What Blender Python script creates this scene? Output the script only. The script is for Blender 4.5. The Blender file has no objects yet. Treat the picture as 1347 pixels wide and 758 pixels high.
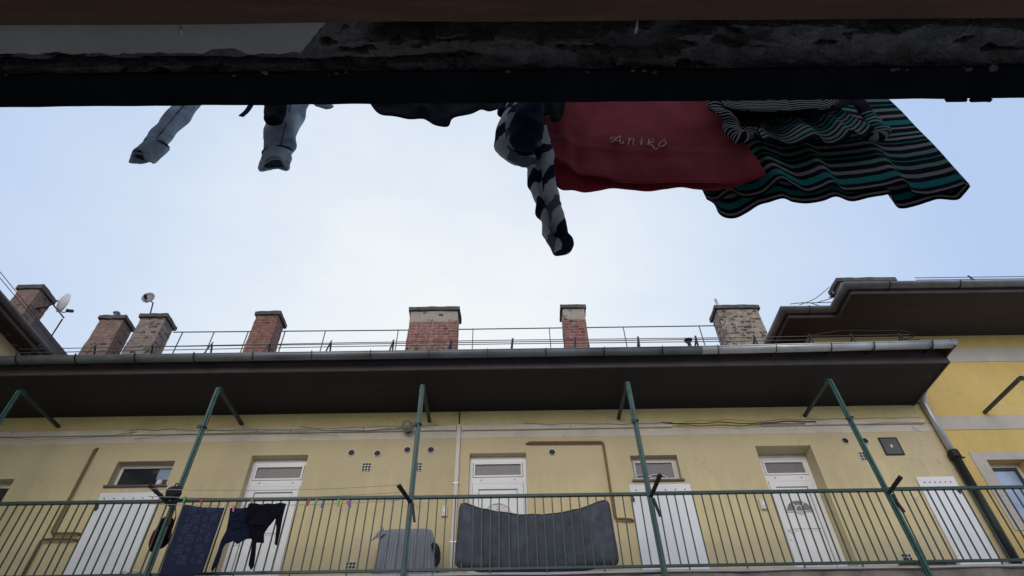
import bpy, bmesh, math, random
from mathutils import Vector, Matrix, noise
random.seed(7)
R = math.radians
scene = bpy.context.scene
C = scene.collection

# ------------------------------------------------------------------ camera
F = 802.3                                     # focal length in photograph pixels (1347 wide)
_p, _r, _w = R(44.642), R(-1.313), R(0.864)
FW = Vector((math.sin(_w)*math.cos(_p), math.cos(_w)*math.cos(_p), math.sin(_p)))
_rt = Vector((math.cos(_w), -math.sin(_w), 0)); _up = _rt.cross(FW)
RT = math.cos(_r)*_rt + math.sin(_r)*_up
UP = -math.sin(_r)*_rt + math.cos(_r)*_up
def ray(x, y): return FW + RT*((x-673.5)/F) + UP*((379-y)/F)
def onY(x, y, d): q = ray(x, y); return q*(d/q.y)      # point of the facade-parallel plane Y = d
def onZ(x, y, z): q = ray(x, y); return q*(z/q.z)      # point at height z
cam = bpy.data.cameras.new('camera'); cam.sensor_width = 36; cam.lens = F/1347*36
cam.clip_start = 0.05; cam.clip_end = 3000
co = bpy.data.objects.new('camera', cam); C.objects.link(co)
m3 = Matrix((RT, UP, -FW)).transposed(); co.matrix_world = m3.to_4x4()
scene.camera = co

# ------------------------------------------------------------------ materials
def N(nt, t, **k):
    n = nt.nodes.new(t)
    for a, v in k.items(): setattr(n, a, v)
    return n
def base_mat(name, rough=.8, metal=0):
    m = bpy.data.materials.new(name); m.use_nodes = True; nt = m.node_tree
    b = nt.nodes['Principled BSDF']; b.inputs['Roughness'].default_value = rough; b.inputs['Metallic'].default_value = metal
    return m, nt, b
def mixc(nt, fac, a, b, mode='MIX'):
    n = N(nt, 'ShaderNodeMix', data_type='RGBA', blend_type=mode)
    for sock, v in ((n.inputs[0], fac), (n.inputs[6], a), (n.inputs[7], b)):
        if isinstance(v, (int, float)): sock.default_value = v
        elif isinstance(v, tuple): sock.default_value = (*v[:3], 1)
        else: nt.links.new(v, sock)
    return n.outputs[2]
def mth(nt, op, a, b=None, c=None):
    n = N(nt, 'ShaderNodeMath', operation=op)
    for i, v in enumerate((a, b, c)):
        if v is None: continue
        if isinstance(v, (int, float)): n.inputs[i].default_value = v
        else: nt.links.new(v, n.inputs[i])
    return n.outputs[0]
def ramp(nt, fac, stops, mode='LINEAR'):
    n = N(nt, 'ShaderNodeValToRGB'); e = n.color_ramp.elements; n.color_ramp.interpolation = mode
    while len(e) < len(stops): e.new(.5)
    for el, (p, c) in zip(e, stops):
        el.position = p; el.color = (*c, 1) if isinstance(c, tuple) else (c, c, c, 1)
    nt.links.new(fac, n.inputs[0]); return n.outputs[0]
def coords(nt, kind='Object', scale=(1, 1, 1)):
    t = N(nt, 'ShaderNodeTexCoord'); mp = N(nt, 'ShaderNodeMapping'); mp.inputs['Scale'].default_value = scale
    nt.links.new(t.outputs[kind], mp.inputs[0]); return mp.outputs[0]
def nz(nt, vec, scale, detail=4, rough=.55):
    n = N(nt, 'ShaderNodeTexNoise'); n.inputs['Scale'].default_value = scale; n.inputs['Detail'].default_value = detail
    n.inputs['Roughness'].default_value = rough; nt.links.new(vec, n.inputs['Vector']); return n.outputs['Fac']
def bump(nt, b, h, strength, dist=.01):
    n = N(nt, 'ShaderNodeBump'); n.inputs['Strength'].default_value = strength; n.inputs['Distance'].default_value = dist
    nt.links.new(h, n.inputs['Height']); nt.links.new(n.outputs[0], b.inputs['Normal'])
def sc(c, k): return tuple(min(1, x*k) for x in c)
def mat(name, c, rough=.8, var=.25, scale=5., metal=0, bmp=.15, bs=60., bd=.004, stretch=(1, 1, 1)):
    m, nt, b = base_mat(name, rough, metal); v = coords(nt, 'Object', stretch)
    f = ramp(nt, nz(nt, v, scale, 6, .6), [(.3, 0.), (.7, 1.)])
    col = mixc(nt, f, sc(c, 1-var), sc(c, 1+var)); nt.links.new(col, b.inputs['Base Color'])
    if bmp: bump(nt, b, nz(nt, v, bs, 3), bmp, bd)
    return m
def plaster(name, c, dirt, amount=.5, low=None):
    m, nt, b = base_mat(name, .92); v = coords(nt)
    big = ramp(nt, nz(nt, v, .9, 6, .62), [(.38, 0.), (.68, 1.)])
    col = mixc(nt, big, sc(c, .93), sc(c, 1.07))
    st = ramp(nt, nz(nt, coords(nt, 'Object', (1.2, 1, .8)), 1.5, 7, .68), [(.47, 0.), (.75, 1.)])
    col = mixc(nt, mth(nt, 'MULTIPLY', st, amount), col, dirt)
    fine = ramp(nt, nz(nt, v, 14, 6, .7), [(.35, 0.), (.75, 1.)])
    col = mixc(nt, mth(nt, 'MULTIPLY', fine, .14), col, sc(dirt, .8))
    # old repairs in a slightly different tone, hairline cracks
    rp = ramp(nt, nz(nt, v, .75, 3, .5), [(.57, 0.), (.585, .3)]); col = mixc(nt, rp, col, sc(dirt, 1.55))
    vo = N(nt, 'ShaderNodeTexVoronoi', feature='DISTANCE_TO_EDGE'); vo.inputs['Scale'].default_value = .55
    wv = N(nt, 'ShaderNodeVectorMath', operation='ADD'); wn_ = N(nt, 'ShaderNodeTexNoise'); wn_.inputs['Scale'].default_value = 2.5; wn_.inputs['Detail'].default_value = 6
    nt.links.new(v, wn_.inputs['Vector']); nt.links.new(wn_.outputs['Color'], wv.inputs[0]); nt.links.new(v, wv.inputs[1]); nt.links.new(wv.outputs[0], vo.inputs['Vector'])
    ck = mth(nt, 'MULTIPLY', mth(nt, 'LESS_THAN', vo.outputs['Distance'], .0035), ramp(nt, nz(nt, v, .8, 2), [(.5, 0.), (.6, .55)])); col = mixc(nt, ck, col, sc(dirt, .4))
    if low:
        s0 = N(nt, 'ShaderNodeSeparateXYZ'); nt.links.new(v, s0.inputs[0])
        wet = N(nt, 'ShaderNodeMapRange'); wet.inputs[1].default_value = 1.9; wet.inputs[2].default_value = 2.65; wet.inputs[3].default_value = 0.; wet.inputs[4].default_value = .62; wet.clamp = True
        hh = mth(nt, 'SUBTRACT', mth(nt, 'SUBTRACT', s0.outputs['Z'], 4.56-1.65), mth(nt, 'SUBTRACT', 0, 0)); 
        rn = nz(nt, coords(nt, 'Object', (3.5, 1, .25)), 2., 6, .6); nt.links.new(mth(nt, 'ADD', mth(nt, 'SUBTRACT', s0.outputs['Z'], 4.6), mth(nt, 'MULTIPLY', rn, 1.4)), wet.inputs[0])
        col = mixc(nt, wet.outputs[0], col, sc(dirt, 1.05))
        sx = N(nt, 'ShaderNodeSeparateXYZ'); tc = N(nt, 'ShaderNodeTexCoord'); nt.links.new(tc.outputs['Object'], sx.inputs[0])
        h = mth(nt, 'ADD', sx.outputs['Z'], mth(nt, 'MULTIPLY', nz(nt, v, 3, 5), .35))
        g = N(nt, 'ShaderNodeMapRange'); g.inputs[1].default_value = low[0]; g.inputs[2].default_value = low[1]
        g.inputs[3].default_value = low[2]; g.inputs[4].default_value = 0; nt.links.new(h, g.inputs[0])
        col = mixc(nt, g.outputs[0], col, dirt)
    nt.links.new(col, b.inputs['Base Color'])
    bump(nt, b, mth(nt, 'ADD', nz(nt, v, 45, 6, .7), mth(nt, 'MULTIPLY', nz(nt, v, 8, 3), .8)), .35, .012)
    return m
def brick(name, c1, c2, mortar, top=None, pock=0., topz=.6):
    m, nt, b = base_mat(name, .95); uv = coords(nt, 'UV'); ob = coords(nt)
    w = N(nt, 'ShaderNodeVectorMath', operation='ADD'); nn = N(nt, 'ShaderNodeTexNoise'); nn.inputs['Scale'].default_value = 9
    nt.links.new(ob, nn.inputs['Vector']); s_ = N(nt, 'ShaderNodeVectorMath', operation='SCALE'); s_.inputs['Scale'].default_value = .018
    nt.links.new(nn.outputs['Color'], s_.inputs[0]); nt.links.new(uv, w.inputs[0]); nt.links.new(s_.outputs[0], w.inputs[1])
    t = N(nt, 'ShaderNodeTexBrick'); t.inputs['Scale'].default_value = 1; t.inputs['Brick Width'].default_value = .24
    t.inputs['Row Height'].default_value = .082; t.inputs['Mortar Size'].default_value = .009; t.inputs['Mortar Smooth'].default_value = .4
    t.inputs['Color1'].default_value = (*c1, 1); t.inputs['Color2'].default_value = (*c2, 1); t.inputs['Mortar'].default_value = (*mortar, 1)
    nt.links.new(w.outputs[0], t.inputs['Vector'])
    f = ramp(nt, nz(nt, ob, 11, 5, .7), [(.3, 0.), (.7, 1.)])
    col = mixc(nt, f, mixc(nt, .62, t.outputs['Color'], (.04, .028, .025), 'MIX'), t.outputs['Color'])
    lime = ramp(nt, nz(nt, ob, 6, 6, .75), [(.55, 0.), (.7, .55)])
    col = mixc(nt, lime, col, mortar)
    if top:
        sx = N(nt, 'ShaderNodeSeparateXYZ'); tc = N(nt, 'ShaderNodeTexCoord'); nt.links.new(tc.outputs['Generated'], sx.inputs[0])
        h = ramp(nt, mth(nt, 'ADD', sx.outputs['Z'], mth(nt, 'MULTIPLY', nz(nt, ob, 4, 4), .06)), [(topz, 0.), (topz+.02, 1.)])
        t2 = mixc(nt, f, mixc(nt, t.outputs['Fac'], sc(top, .75), sc(top, 1.15)), top)
        col = mixc(nt, h, col, t2)
    if pock:
        # weathered-out bricks: one random number for each brick from its row and column
        sv = N(nt, 'ShaderNodeSeparateXYZ'); nt.links.new(w.outputs[0], sv.inputs[0])
        row = mth(nt, 'FLOOR', mth(nt, 'DIVIDE', sv.outputs['Y'], .082))
        cl = mth(nt, 'FLOOR', mth(nt, 'DIVIDE', mth(nt, 'ADD', sv.outputs['X'], mth(nt, 'MULTIPLY', row, .12)), .12))
        cx = N(nt, 'ShaderNodeCombineXYZ'); nt.links.new(row, cx.inputs[0]); nt.links.new(cl, cx.inputs[1])
        wn = N(nt, 'ShaderNodeTexWhiteNoise', noise_dimensions='2D'); nt.links.new(cx.outputs[0], wn.inputs['Vector'])
        p = mth(nt, 'MULTIPLY', mth(nt, 'LESS_THAN', wn.outputs['Value'], pock), mth(nt, 'SUBTRACT', 1, t.outputs['Fac']))
        p = mth(nt, 'MULTIPLY', p, ramp(nt, nz(nt, ob, 16, 2), [(.42, 0.), (.52, 1.)]))
        col = mixc(nt, mth(nt, 'MULTIPLY', p, .85), col, (.025, .02, .018))
    nt.links.new(col, b.inputs['Base Color'])
    h = mth(nt, 'SUBTRACT', mth(nt, 'MULTIPLY', nz(nt, ob, 30, 4), .5), t.outputs['Fac'])
    bump(nt, b, h, .8, .02)
    return m
def planks(name, c, pitch, axis, rough=.7):
    m, nt, b = base_mat(name, rough); v = coords(nt)
    sx = N(nt, 'ShaderNodeSeparateXYZ'); nt.links.new(v, sx.inputs[0]); q = mth(nt, 'DIVIDE', sx.outputs[axis], pitch)
    wn = N(nt, 'ShaderNodeTexWhiteNoise', noise_dimensions='1D'); nt.links.new(mth(nt, 'FLOOR', q), wn.inputs['W'])
    fr = mth(nt, 'FRACT', q); gap = mth(nt, 'LESS_THAN', mth(nt, 'ABSOLUTE', mth(nt, 'SUBTRACT', fr, .5)), .44)
    st = {'X': (14, 1, 14), 'Y': (1, 14, 14)}[axis]
    g = nz(nt, coords(nt, 'Object', st), 2.5, 5)
    col = mixc(nt, wn.outputs['Value'], sc(c, .7), sc(c, 1.3)); col = mixc(nt, g, sc(c, .6), col)
    col = mixc(nt, gap, sc(c, .15), col); nt.links.new(col, b.inputs['Base Color'])
    bump(nt, b, mth(nt, 'ADD', gap, mth(nt, 'MULTIPLY', g, .2)), .6, .008)
    return m
def thin(nt, b, col, k):
    tr_ = N(nt, 'ShaderNodeBsdfTranslucent'); mx = N(nt, 'ShaderNodeMixShader'); mx.inputs[0].default_value = k
    nt.links.new(col, tr_.inputs['Color']); nt.links.new(b.outputs[0], mx.inputs[1]); nt.links.new(tr_.outputs[0], mx.inputs[2])
    nt.links.new(mx.outputs[0], nt.nodes['Material Output'].inputs['Surface'])
def fabric(name, c, var=.25, weave=900, fuzz=.3, rough=.95, tl=.25):
    m, nt, b = base_mat(name, rough); v = coords(nt)
    f = ramp(nt, nz(nt, v, 7, 6, .65), [(.3, 0.), (.7, 1.)])
    g = nz(nt, v, weave*.25, 3, .7)
    col = mixc(nt, f, sc(c, 1-var), sc(c, 1+var)); col = mixc(nt, mth(nt, 'MULTIPLY', g, .35), col, sc(c, .45))
    nt.links.new(col, b.inputs['Base Color']); bump(nt, b, mth(nt, 'ADD', g, nz(nt, v, 30, 4)), .35, .004)
    b.inputs['Sheen Weight'].default_value = fuzz*.25
    b.inputs['Specular IOR Level'].default_value = .12
    if tl: thin(nt, b, col, tl)
    return m
def stripes(name, stops, period, skew=0., wob=.004, fold=0., rough=.95):
    """bands that follow UV.y (metres up from the hem); stops in metres"""
    m, nt, b = base_mat(name, rough); tc = N(nt, 'ShaderNodeTexCoord'); sx = N(nt, 'ShaderNodeSeparateXYZ')
    nt.links.new(tc.outputs['UV'], sx.inputs[0]); v = coords(nt)
    y = mth(nt, 'ADD', sx.outputs['Y'], mth(nt, 'MULTIPLY', sx.outputs['X'], skew))
    y = mth(nt, 'ADD', y, mth(nt, 'MULTIPLY', mth(nt, 'SUBTRACT', nz(nt, v, 14, 3), .5), wob))
    if fold: y = mth(nt, 'ADD', y, mth(nt, 'MULTIPLY', mth(nt, 'GREATER_THAN', sx.outputs['X'], .27), fold))
    y = mth(nt, 'FRACT', mth(nt, 'DIVIDE', y, period))
    col = ramp(nt, y, [(p/period, c) for p, c in stops], 'CONSTANT')
    g = nz(nt, v, 220, 3, .7); col = mixc(nt, mth(nt, 'MULTIPLY', g, .35), col, (.012, .013, .02))
    nt.links.new(col, b.inputs['Base Color']); bump(nt, b, mth(nt, 'ADD', g, nz(nt, v, 40, 3)), .3, .003); b.inputs['Specular IOR Level'].default_value = .12; thin(nt, b, col, .38)
    return m
def glassy(name, c, rough=.12, frost=False):
    m, nt, b = base_mat(name, rough); v = coords(nt)
    f = nz(nt, v, 60 if frost else 1.5, 4)
    nt.links.new(mixc(nt, ramp(nt, f, [(.35, 0.), (.65, 1.)]), sc(c, .7), sc(c, 1.3)), b.inputs['Base Color'])
    b.inputs['Specular IOR Level'].default_value = .6
    if frost: bump(nt, b, nz(nt, v, 55, 2), .6, .01)
    return m

M = {}
M['wall'] = plaster('yellow_plaster', (.84, .685, .375), (.5, .43, .3), .5, (4.9, 6.5, .55))
M['wall_top'] = plaster('yellow_plaster_under_eave', (.85, .71, .34), (.5, .43, .26), .5)
M['band'] = plaster('grey_band_plaster', (.74, .68, .6), (.46, .42, .36), .5)
M['ywall'] = plaster('bright_yellow_plaster', (.67, .49, .17), (.44, .34, .17), .5)
M['yband'] = plaster('pale_grey_plaster', (.52, .48, .44), (.33, .3, .27), .5)
M['pale_wall'] = plaster('pale_yellow_plaster', (.7, .64, .4), (.4, .36, .25), .4)
M['near_wall'] = plaster('pale_bounce_plaster', (.84, .83, .82), (.6, .58, .54), .3)  # unseen wall made near-white to bounce more light onto the washing
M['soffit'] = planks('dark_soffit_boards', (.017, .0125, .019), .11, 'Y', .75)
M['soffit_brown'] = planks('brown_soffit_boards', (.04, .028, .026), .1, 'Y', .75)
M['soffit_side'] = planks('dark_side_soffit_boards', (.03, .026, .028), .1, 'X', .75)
M['fascia'] = mat('fascia_paint', (.085, .07, .075), .6, .25, 3, bmp=.1)
M['gutter'] = mat('weathered_gutter_metal', (.17, .18, .2), .42, .3, 2.5, .4, .08, 20)
M['zinc'] = mat('new_zinc', (.5, .52, .55), .36, .18, 3, .45, .05, 20)
M['dark_metal'] = mat('dark_metal', (.035, .037, .04), .5, .25, 6, .5)
M['rail'] = mat('green_rail_paint', (.016, .056, .05), .45, .3, 9, 0, .2, 60, .002)
M['post'] = mat('green_post_paint', (.032, .1, .09), .5, .38, 12, 0, .4, 50, .003)
def worn(m, k):
    nt = m.node_tree; b = nt.nodes['Principled BSDF']; src = b.inputs['Base Color'].links[0].from_socket; v = coords(nt)
    f = ramp(nt, nz(nt, v, 5, 8, .72), [(.58, 0.), (.66, k)]); nt.links.new(mixc(nt, f, src, (.06, .04, .03)), b.inputs['Base Color'])
    f2 = ramp(nt, nz(nt, v, 2.1, 4, .6), [(.35, 0.), (.7, .35)]); nt.links.new(mixc(nt, f2, b.inputs['Base Color'].links[0].from_socket, (.05, .11, .115)), b.inputs['Base Color'])
worn(M['rail'], .7); worn(M['post'], .5)
M['strut'] = mat('dark_green_strut', (.03, .045, .042), .55, .3, 8)
M['tile'] = mat('roof_tile', (.2, .11, .08), .9, .3, 4)
M['cap'] = mat('chimney_cap_concrete', (.085, .085, .085), .9, .4, 8, bmp=.5, bs=30, bd=.02)
M['white'] = mat('white_upvc', (.85, .85, .87), .42, .05, 2.5, 0, .03)
M['white_dirty'] = mat('white_painted_board', (.86, .865, .9), .5, .08, 1.6, 0, .06, 25)
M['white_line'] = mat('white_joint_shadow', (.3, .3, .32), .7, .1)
M['trunk'] = mat('cable_trunking_plastic', (.72, .66, .58), .55, .12, 3)
M['conduit'] = mat('white_conduit', (.68, .65, .6), .45, .1, 3)
M['gas'] = mat('ochre_gas_pipe_paint', (.2, .105, .03), .5, .3, 10, 0, .2)
M['steel_beam'] = mat('dark_beam_paint', (.007, .0095, .014), .95, .4, 5, 0, .2)
M['steel_beam'].node_tree.nodes['Principled BSDF'].inputs['Specular IOR Level'].default_value = .05
M['black'] = mat('black_plastic', (.008, .008, .009), .6, .3, 6)
M['screw'] = mat('dark_screw', (.05, .05, .055), .5, .2, metal=.5)
M['glass_frost'] = glassy('frosted_glass', (.2, .185, .2), .35, True)
M['pane_pale'] = mat('pale_etched_glass', (.6, .56, .56), .3, .15, 12, 0, .1)
M['glass_dark'] = glassy('dark_window_glass', (.03, .034, .04), .06)
M['glass_sky'] = glassy('window_glass_blue_blind', (.3, .38, .56), .12)
M['wood_frame'] = mat('old_white_window_paint', (.62, .6, .56), .6, .12, 9)
M['sill'] = mat('dark_sill_metal', (.1, .085, .08), .5, .2, 5, .3)
M['hatch'] = mat('grey_meter_door', (.1, .1, .105), .5, .12, 3)
M['globe'] = mat('dusty_globe_glass', (.26, .24, .2), .35, .3, 14)
M['matt'] = fabric('charcoal_mattress_cover', (.105, .11, .135), .3, 500, .25, tl=0)
M['red'] = fabric('dark_red_terry', (.44, .056, .082), .3, 700, .5, tl=.28)
M['thread'] = fabric('pale_pink_thread', (.92, .8, .82), .1, 600, .2)
M['black_cloth'] = fabric('black_knit', (.008, .008, .014), .3, 700, 0, tl=0)
M['navy_cloth'] = fabric('navy_knit', (.013, .018, .045), .3, 700, 0, tl=0)
M['denim'] = fabric('faded_grey_denim', (.5, .6, .95), .55, 1200, .15)
M['denim_dark'] = fabric('dark_denim_and_cuff_shade', (.06, .063, .09), .3, 1200, .1)
M['seam'] = fabric('denim_seam_edge', (.07, .075, .11), .2, 900, .1)
M['bag'] = fabric('dark_grey_cloth_bag', (.045, .05, .062), .3, 500, .2)
M['bag_black'] = fabric('black_bag_cloth', (.014, .014, .018), .3, 500, .1)
M['strap_red'] = fabric('red_strap', (.4, .02, .03), .2, 500, .1)
M['stone'] = mat('slab_edge_stone', (.24, .21, .18), .95, .45, 3.5, bmp=.7, bs=14, bd=.03)
M['lip'] = mat('pale_drip_edge', (.5, .47, .5), .5, .2, 2)
M['concrete'] = mat('broken_concrete', (.12, .116, .118), .98, .5, 11, bmp=1., bs=34, bd=.05)
M['plast_patch'] = mat('old_whitewash', (.36, .355, .365), .95, .12, 4, bmp=.25, bs=20)
M['brown_board'] = mat('brown_timber_board', (.11, .05, .026), .7, .3, 2.5, 0, .2, 20, .004, (1, 12, 12))
M['bounce_paving'] = mat('courtyard_paving', (.5, .49, .48), .95, .3, 1.2, bmp=.4)  # unseen paving lightened to bounce light up onto the washing
M['dish_white'] = mat('white_dish_paint', (.6, .6, .62), .4, .06)
M['dish_grey'] = mat('grey_dish_paint', (.2, .21, .24), .45, .15)
M['wire'] = mat('thin_wire', (.1, .1, .1), .5, .1)
M['wire_pale'] = mat('pale_line_cord', (.42, .4, .36), .6, .1)
M['wood'] = mat('bare_wood_plank', (.34, .2, .08), .7, .3, 4, 0, .2, 20, .004, (1, 10, 10))
M['brick_brown'] = brick('brown_weathered_brick', (.22, .125, .1), (.31, .2, .165), (.36, .32, .29), None, .06)
M['brick_grey'] = brick('grey_pocked_brick', (.25, .19, .165), (.34, .28, .24), (.42, .37, .34), None, .3)
M['brick_red'] = brick('dark_red_brick', (.24, .085, .075), (.31, .125, .1), (.36, .29, .26), None, .03)
M['brick_redtop'] = brick('red_brick_with_lime_top', (.27, .085, .075), (.37, .155, .13), (.46, .4, .36), (.42, .37, .33), .1, .875)
M['brick_pale'] = brick('pale_pocked_brick', (.4, .33, .27), (.48, .41, .34), (.5, .46, .41), None, .55)
for k, c in dict(red=(.5, .03, .03), green=(.08, .45, .14), blue=(.04, .1, .5), yellow=(.6, .45, .05), white=(.75, .75, .75), pink=(.6, .15, .25)).items():
    M['peg_'+k] = mat('peg_plastic_'+k, c, .4, .1)
def navy_towel():
    m, nt, b = base_mat('navy_patterned_terry', .95); tc = N(nt, 'ShaderNodeTexCoord'); sx = N(nt, 'ShaderNodeSeparateXYZ')
    nt.links.new(tc.outputs['UV'], sx.inputs[0])
    cw, rh = .115, .135
    row = mth(nt, 'FLOOR', mth(nt, 'DIVIDE', sx.outputs['Y'], rh))
    u = mth(nt, 'DIVIDE', mth(nt, 'ADD', sx.outputs['X'], mth(nt, 'MULTIPLY', mth(nt, 'MODULO', row, 2), .035)), cw)
    fu = mth(nt, 'SUBTRACT', mth(nt, 'FRACT', u), .5); fv = mth(nt, 'SUBTRACT', mth(nt, 'FRACT', mth(nt, 'DIVIDE', sx.outputs['Y'], rh)), .5)
    par = mth(nt, 'MODULO', mth(nt, 'ADD', mth(nt, 'FLOOR', u), row), 2)
    d = mth(nt, 'MAXIMUM', mth(nt, 'ABSOLUTE', fu), mth(nt, 'ABSOLUTE', fv))
    sq = mth(nt, 'MULTIPLY', mth(nt, 'LESS_THAN', mth(nt, 'ABSOLUTE', mth(nt, 'SUBTRACT', d, .36)), .05), par)
    rr = mth(nt, 'SQRT', mth(nt, 'ADD', mth(nt, 'MULTIPLY', fu, fu), mth(nt, 'MULTIPLY', fv, fv)))
    ring = mth(nt, 'LESS_THAN', mth(nt, 'ABSOLUTE', mth(nt, 'SUBTRACT', rr, .18)), .06)
    on = mth(nt, 'MAXIMUM', sq, ring)
    lim = mth(nt, 'MULTIPLY', mth(nt, 'GREATER_THAN', sx.outputs['Y'], .13), mth(nt, 'LESS_THAN', mth(nt, 'ABSOLUTE', mth(nt, 'SUBTRACT', sx.outputs['X'], .285)), .215))
    v = coords(nt); wear = ramp(nt, nz(nt, v, 22, 4), [(.35, 0.), (.65, 1.)])
    f = mth(nt, 'MULTIPLY', mth(nt, 'MULTIPLY', mth(nt, 'MULTIPLY', on, lim), wear), .6)
    col = mixc(nt, f, (.012, .017, .05), (.1, .11, .17)); nt.links.new(col, b.inputs['Base Color'])
    bump(nt, b, nz(nt, v, 160, 3), .3, .004)
    return m
M['navy_towel'] = navy_towel()
DK = (.014, .016, .026); TE = (.045, .42, .43); GR = (.26, .52, .42); GY = (.5, .48, .52); BW = (.85, .84, .86)
M['green_stripe'] = stripes('green_grey_striped_knit', [(0, DK), (.014, GY), (.028, DK), (.055, TE), (.1, DK), (.132, GY), (.16, DK), (.2, GR), (.232, DK), (.266, TE), (.277, DK), (.31, GR), (.34, DK), (.375, GY), (.402, DK), (.43, TE), (.44, DK), (.465, GY), (.485, DK), (.505, GR), (.525, DK)], .55, 0, .006)
M['green_stripe_near'] = stripes('green_striped_knit_folded', [(0, DK), (.026, GY), (.042, DK), (.056, GR), (.076, DK), (.09, GY), (.106, DK), (.12, GR), (.138, DK), (.152, TE), (.168, DK), (.182, GY), (.197, DK), (.211, GR), (.23, DK), (.245, TE), (.26, DK), (.275, GY), (.287, DK)], .6, 0, .012)
M['fine_stripe'] = stripes('black_knit_with_fine_white_lines', [(0, DK), (.012, BW)], .0165, 0, .006)
NV = (.025, .032, .065); LG = (.8, .83, .9); MG = (.2, .22, .29)
M['hood_stripe'] = stripes('navy_grey_white_striped_fleece', [(0, NV), (.21, LG), (.29, MG), (.38, LG), (.49, NV), (.58, LG), (.7, NV), (.78, LG), (.9, NV)], 1.25, .35, .12, .13)
BL1 = (.2, .205, .25); BL2 = (.38, .385, .44)
M['blanket'] = None
def blanket_mat():
    m, nt, b = base_mat('grey_striped_blanket', .95); tc = N(nt, 'ShaderNodeTexCoord'); sx = N(nt, 'ShaderNodeSeparateXYZ')
    nt.links.new(tc.outputs['UV'], sx.inputs[0]); v = coords(nt)
    fr = mth(nt, 'FRACT', mth(nt, 'DIVIDE', sx.outputs['X'], .04))
    col = mixc(nt, mth(nt, 'LESS_THAN', fr, .35), BL2, (.22, .225, .28))
    col = mixc(nt, mth(nt, 'MULTIPLY', nz(nt, v, 6, 5), .35), col, (.09, .09, .12))
    nt.links.new(col, b.inputs['Base Color']); bump(nt, b, nz(nt, v, 120, 3), .3, .004); return m
M['blanket'] = blanket_mat()

# ------------------------------------------------------------------ mesh helpers (vertices in world metres)
def box(bm, x0, x1, y0, y1, z0, z1, mi=0):
    vs = [bm.verts.new(p) for p in ((x0,y0,z0),(x1,y0,z0),(x1,y1,z0),(x0,y1,z0),(x0,y0,z1),(x1,y0,z1),(x1,y1,z1),(x0,y1,z1))]
    fs = []
    for q in ((0,3,2,1),(4,5,6,7),(0,1,5,4),(1,2,6,5),(2,3,7,6),(3,0,4,7)):
        f = bm.faces.new([vs[i] for i in q]); f.material_index = mi; fs.append(f)
    return vs, fs
def bevel(bm, w, seg=2):
    bmesh.ops.bevel(bm, geom=list(bm.edges), offset=w, segments=seg, affect='EDGES', profile=.6, clamp_overlap=True)
def bar(bm, a, b, w, h=None, mi=0, up=(0, 0, 1), w2=None):
    """rectangular bar from a to b"""
    a, b = Vector(a), Vector(b); d = (b-a).normalized(); u = Vector(up)
    if abs(d.dot(u)) > .98: u = Vector((0, 1, 0))
    s = d.cross(u).normalized(); u = s.cross(d); h = h or w; k = (w2 or w)/w
    vs = []
    for p, q in ((a, 1), (b, k)):
        for sx, sy in ((-1,-1),(1,-1),(1,1),(-1,1)): vs.append(bm.verts.new(p + s*(sx*w/2*q) + u*(sy*h/2*q)))
    for q in ((0,1,2,3),(7,6,5,4),(0,4,5,1),(1,5,6,2),(2,6,7,3),(3,7,4,0)):
        f = bm.faces.new([vs[i] for i in q]); f.material_index = mi
def tube(bm, pts, r, n=8, mi=0, cap=True, flat=1., uvl=None, wob=0., seed=0, smooth=True, twist=0., ref=None):
    pts = [Vector(p) for p in pts]; rs = r if isinstance(r, (list, tuple)) else [r]*len(pts)
    rings = []; prev = None; L = [0.]
    for i in range(1, len(pts)): L.append(L[-1] + (pts[i]-pts[i-1]).length)
    for i, p in enumerate(pts):
        d = (pts[min(i+1, len(pts)-1)] - pts[max(i-1, 0)]).normalized()
        if prev is None:
            u = Vector((0, 0, 1)) if abs(d.z) < .9 else Vector((1, 0, 0))
            if ref: u = Vector(ref)
            s = d.cross(u).normalized()
        else: s = (prev - d*prev.dot(d)).normalized()
        prev = s; t = d.cross(s); ring = []
        for k in range(n):
            a = 2*math.pi*k/n + twist*L[i]
            q = p + s*(math.cos(a)*rs[i]) + t*(math.sin(a)*rs[i]*flat)
            if wob:
                nv = noise.noise_vector(q*9 + Vector((seed, seed*2, 0)))*wob + noise.noise_vector(q*22 + Vector((seed, 3, 0)))*wob*.4
                q = q + nv
            ring.append(bm.verts.new(q))
        rings.append(ring)
    for i in range(len(rings)-1):
        for k in range(n):
            f = bm.faces.new((rings[i][k], rings[i][(k+1) % n], rings[i+1][(k+1) % n], rings[i+1][k])); f.material_index = mi; f.smooth = smooth
            if uvl:
                for lp, (ii, kk) in zip(f.loops, ((i, k), (i, k+1), (i+1, k+1), (i+1, k))): lp[uvl].uv = (kk/n, L[-1]-L[ii])
    if cap:
        for ring in (rings[0][::-1], rings[-1]):
            f = bm.faces.new(ring); f.material_index = mi
    return rings
def spline(pts, n):
    """n points on a Catmull-Rom curve through pts"""
    P = [Vector(p) for p in pts]; out = []
    for i in range(n):
        t = i/(n-1)*(len(P)-1); k = min(int(t), len(P)-2); f = t-k
        a, b, c, d = P[max(k-1, 0)], P[k], P[k+1], P[min(k+2, len(P)-1)]
        out.append(.5*((2*b) + (c-a)*f + (2*a-5*b+4*c-d)*f*f + (3*b-a-3*c+d)*f**3))
    return out
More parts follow.
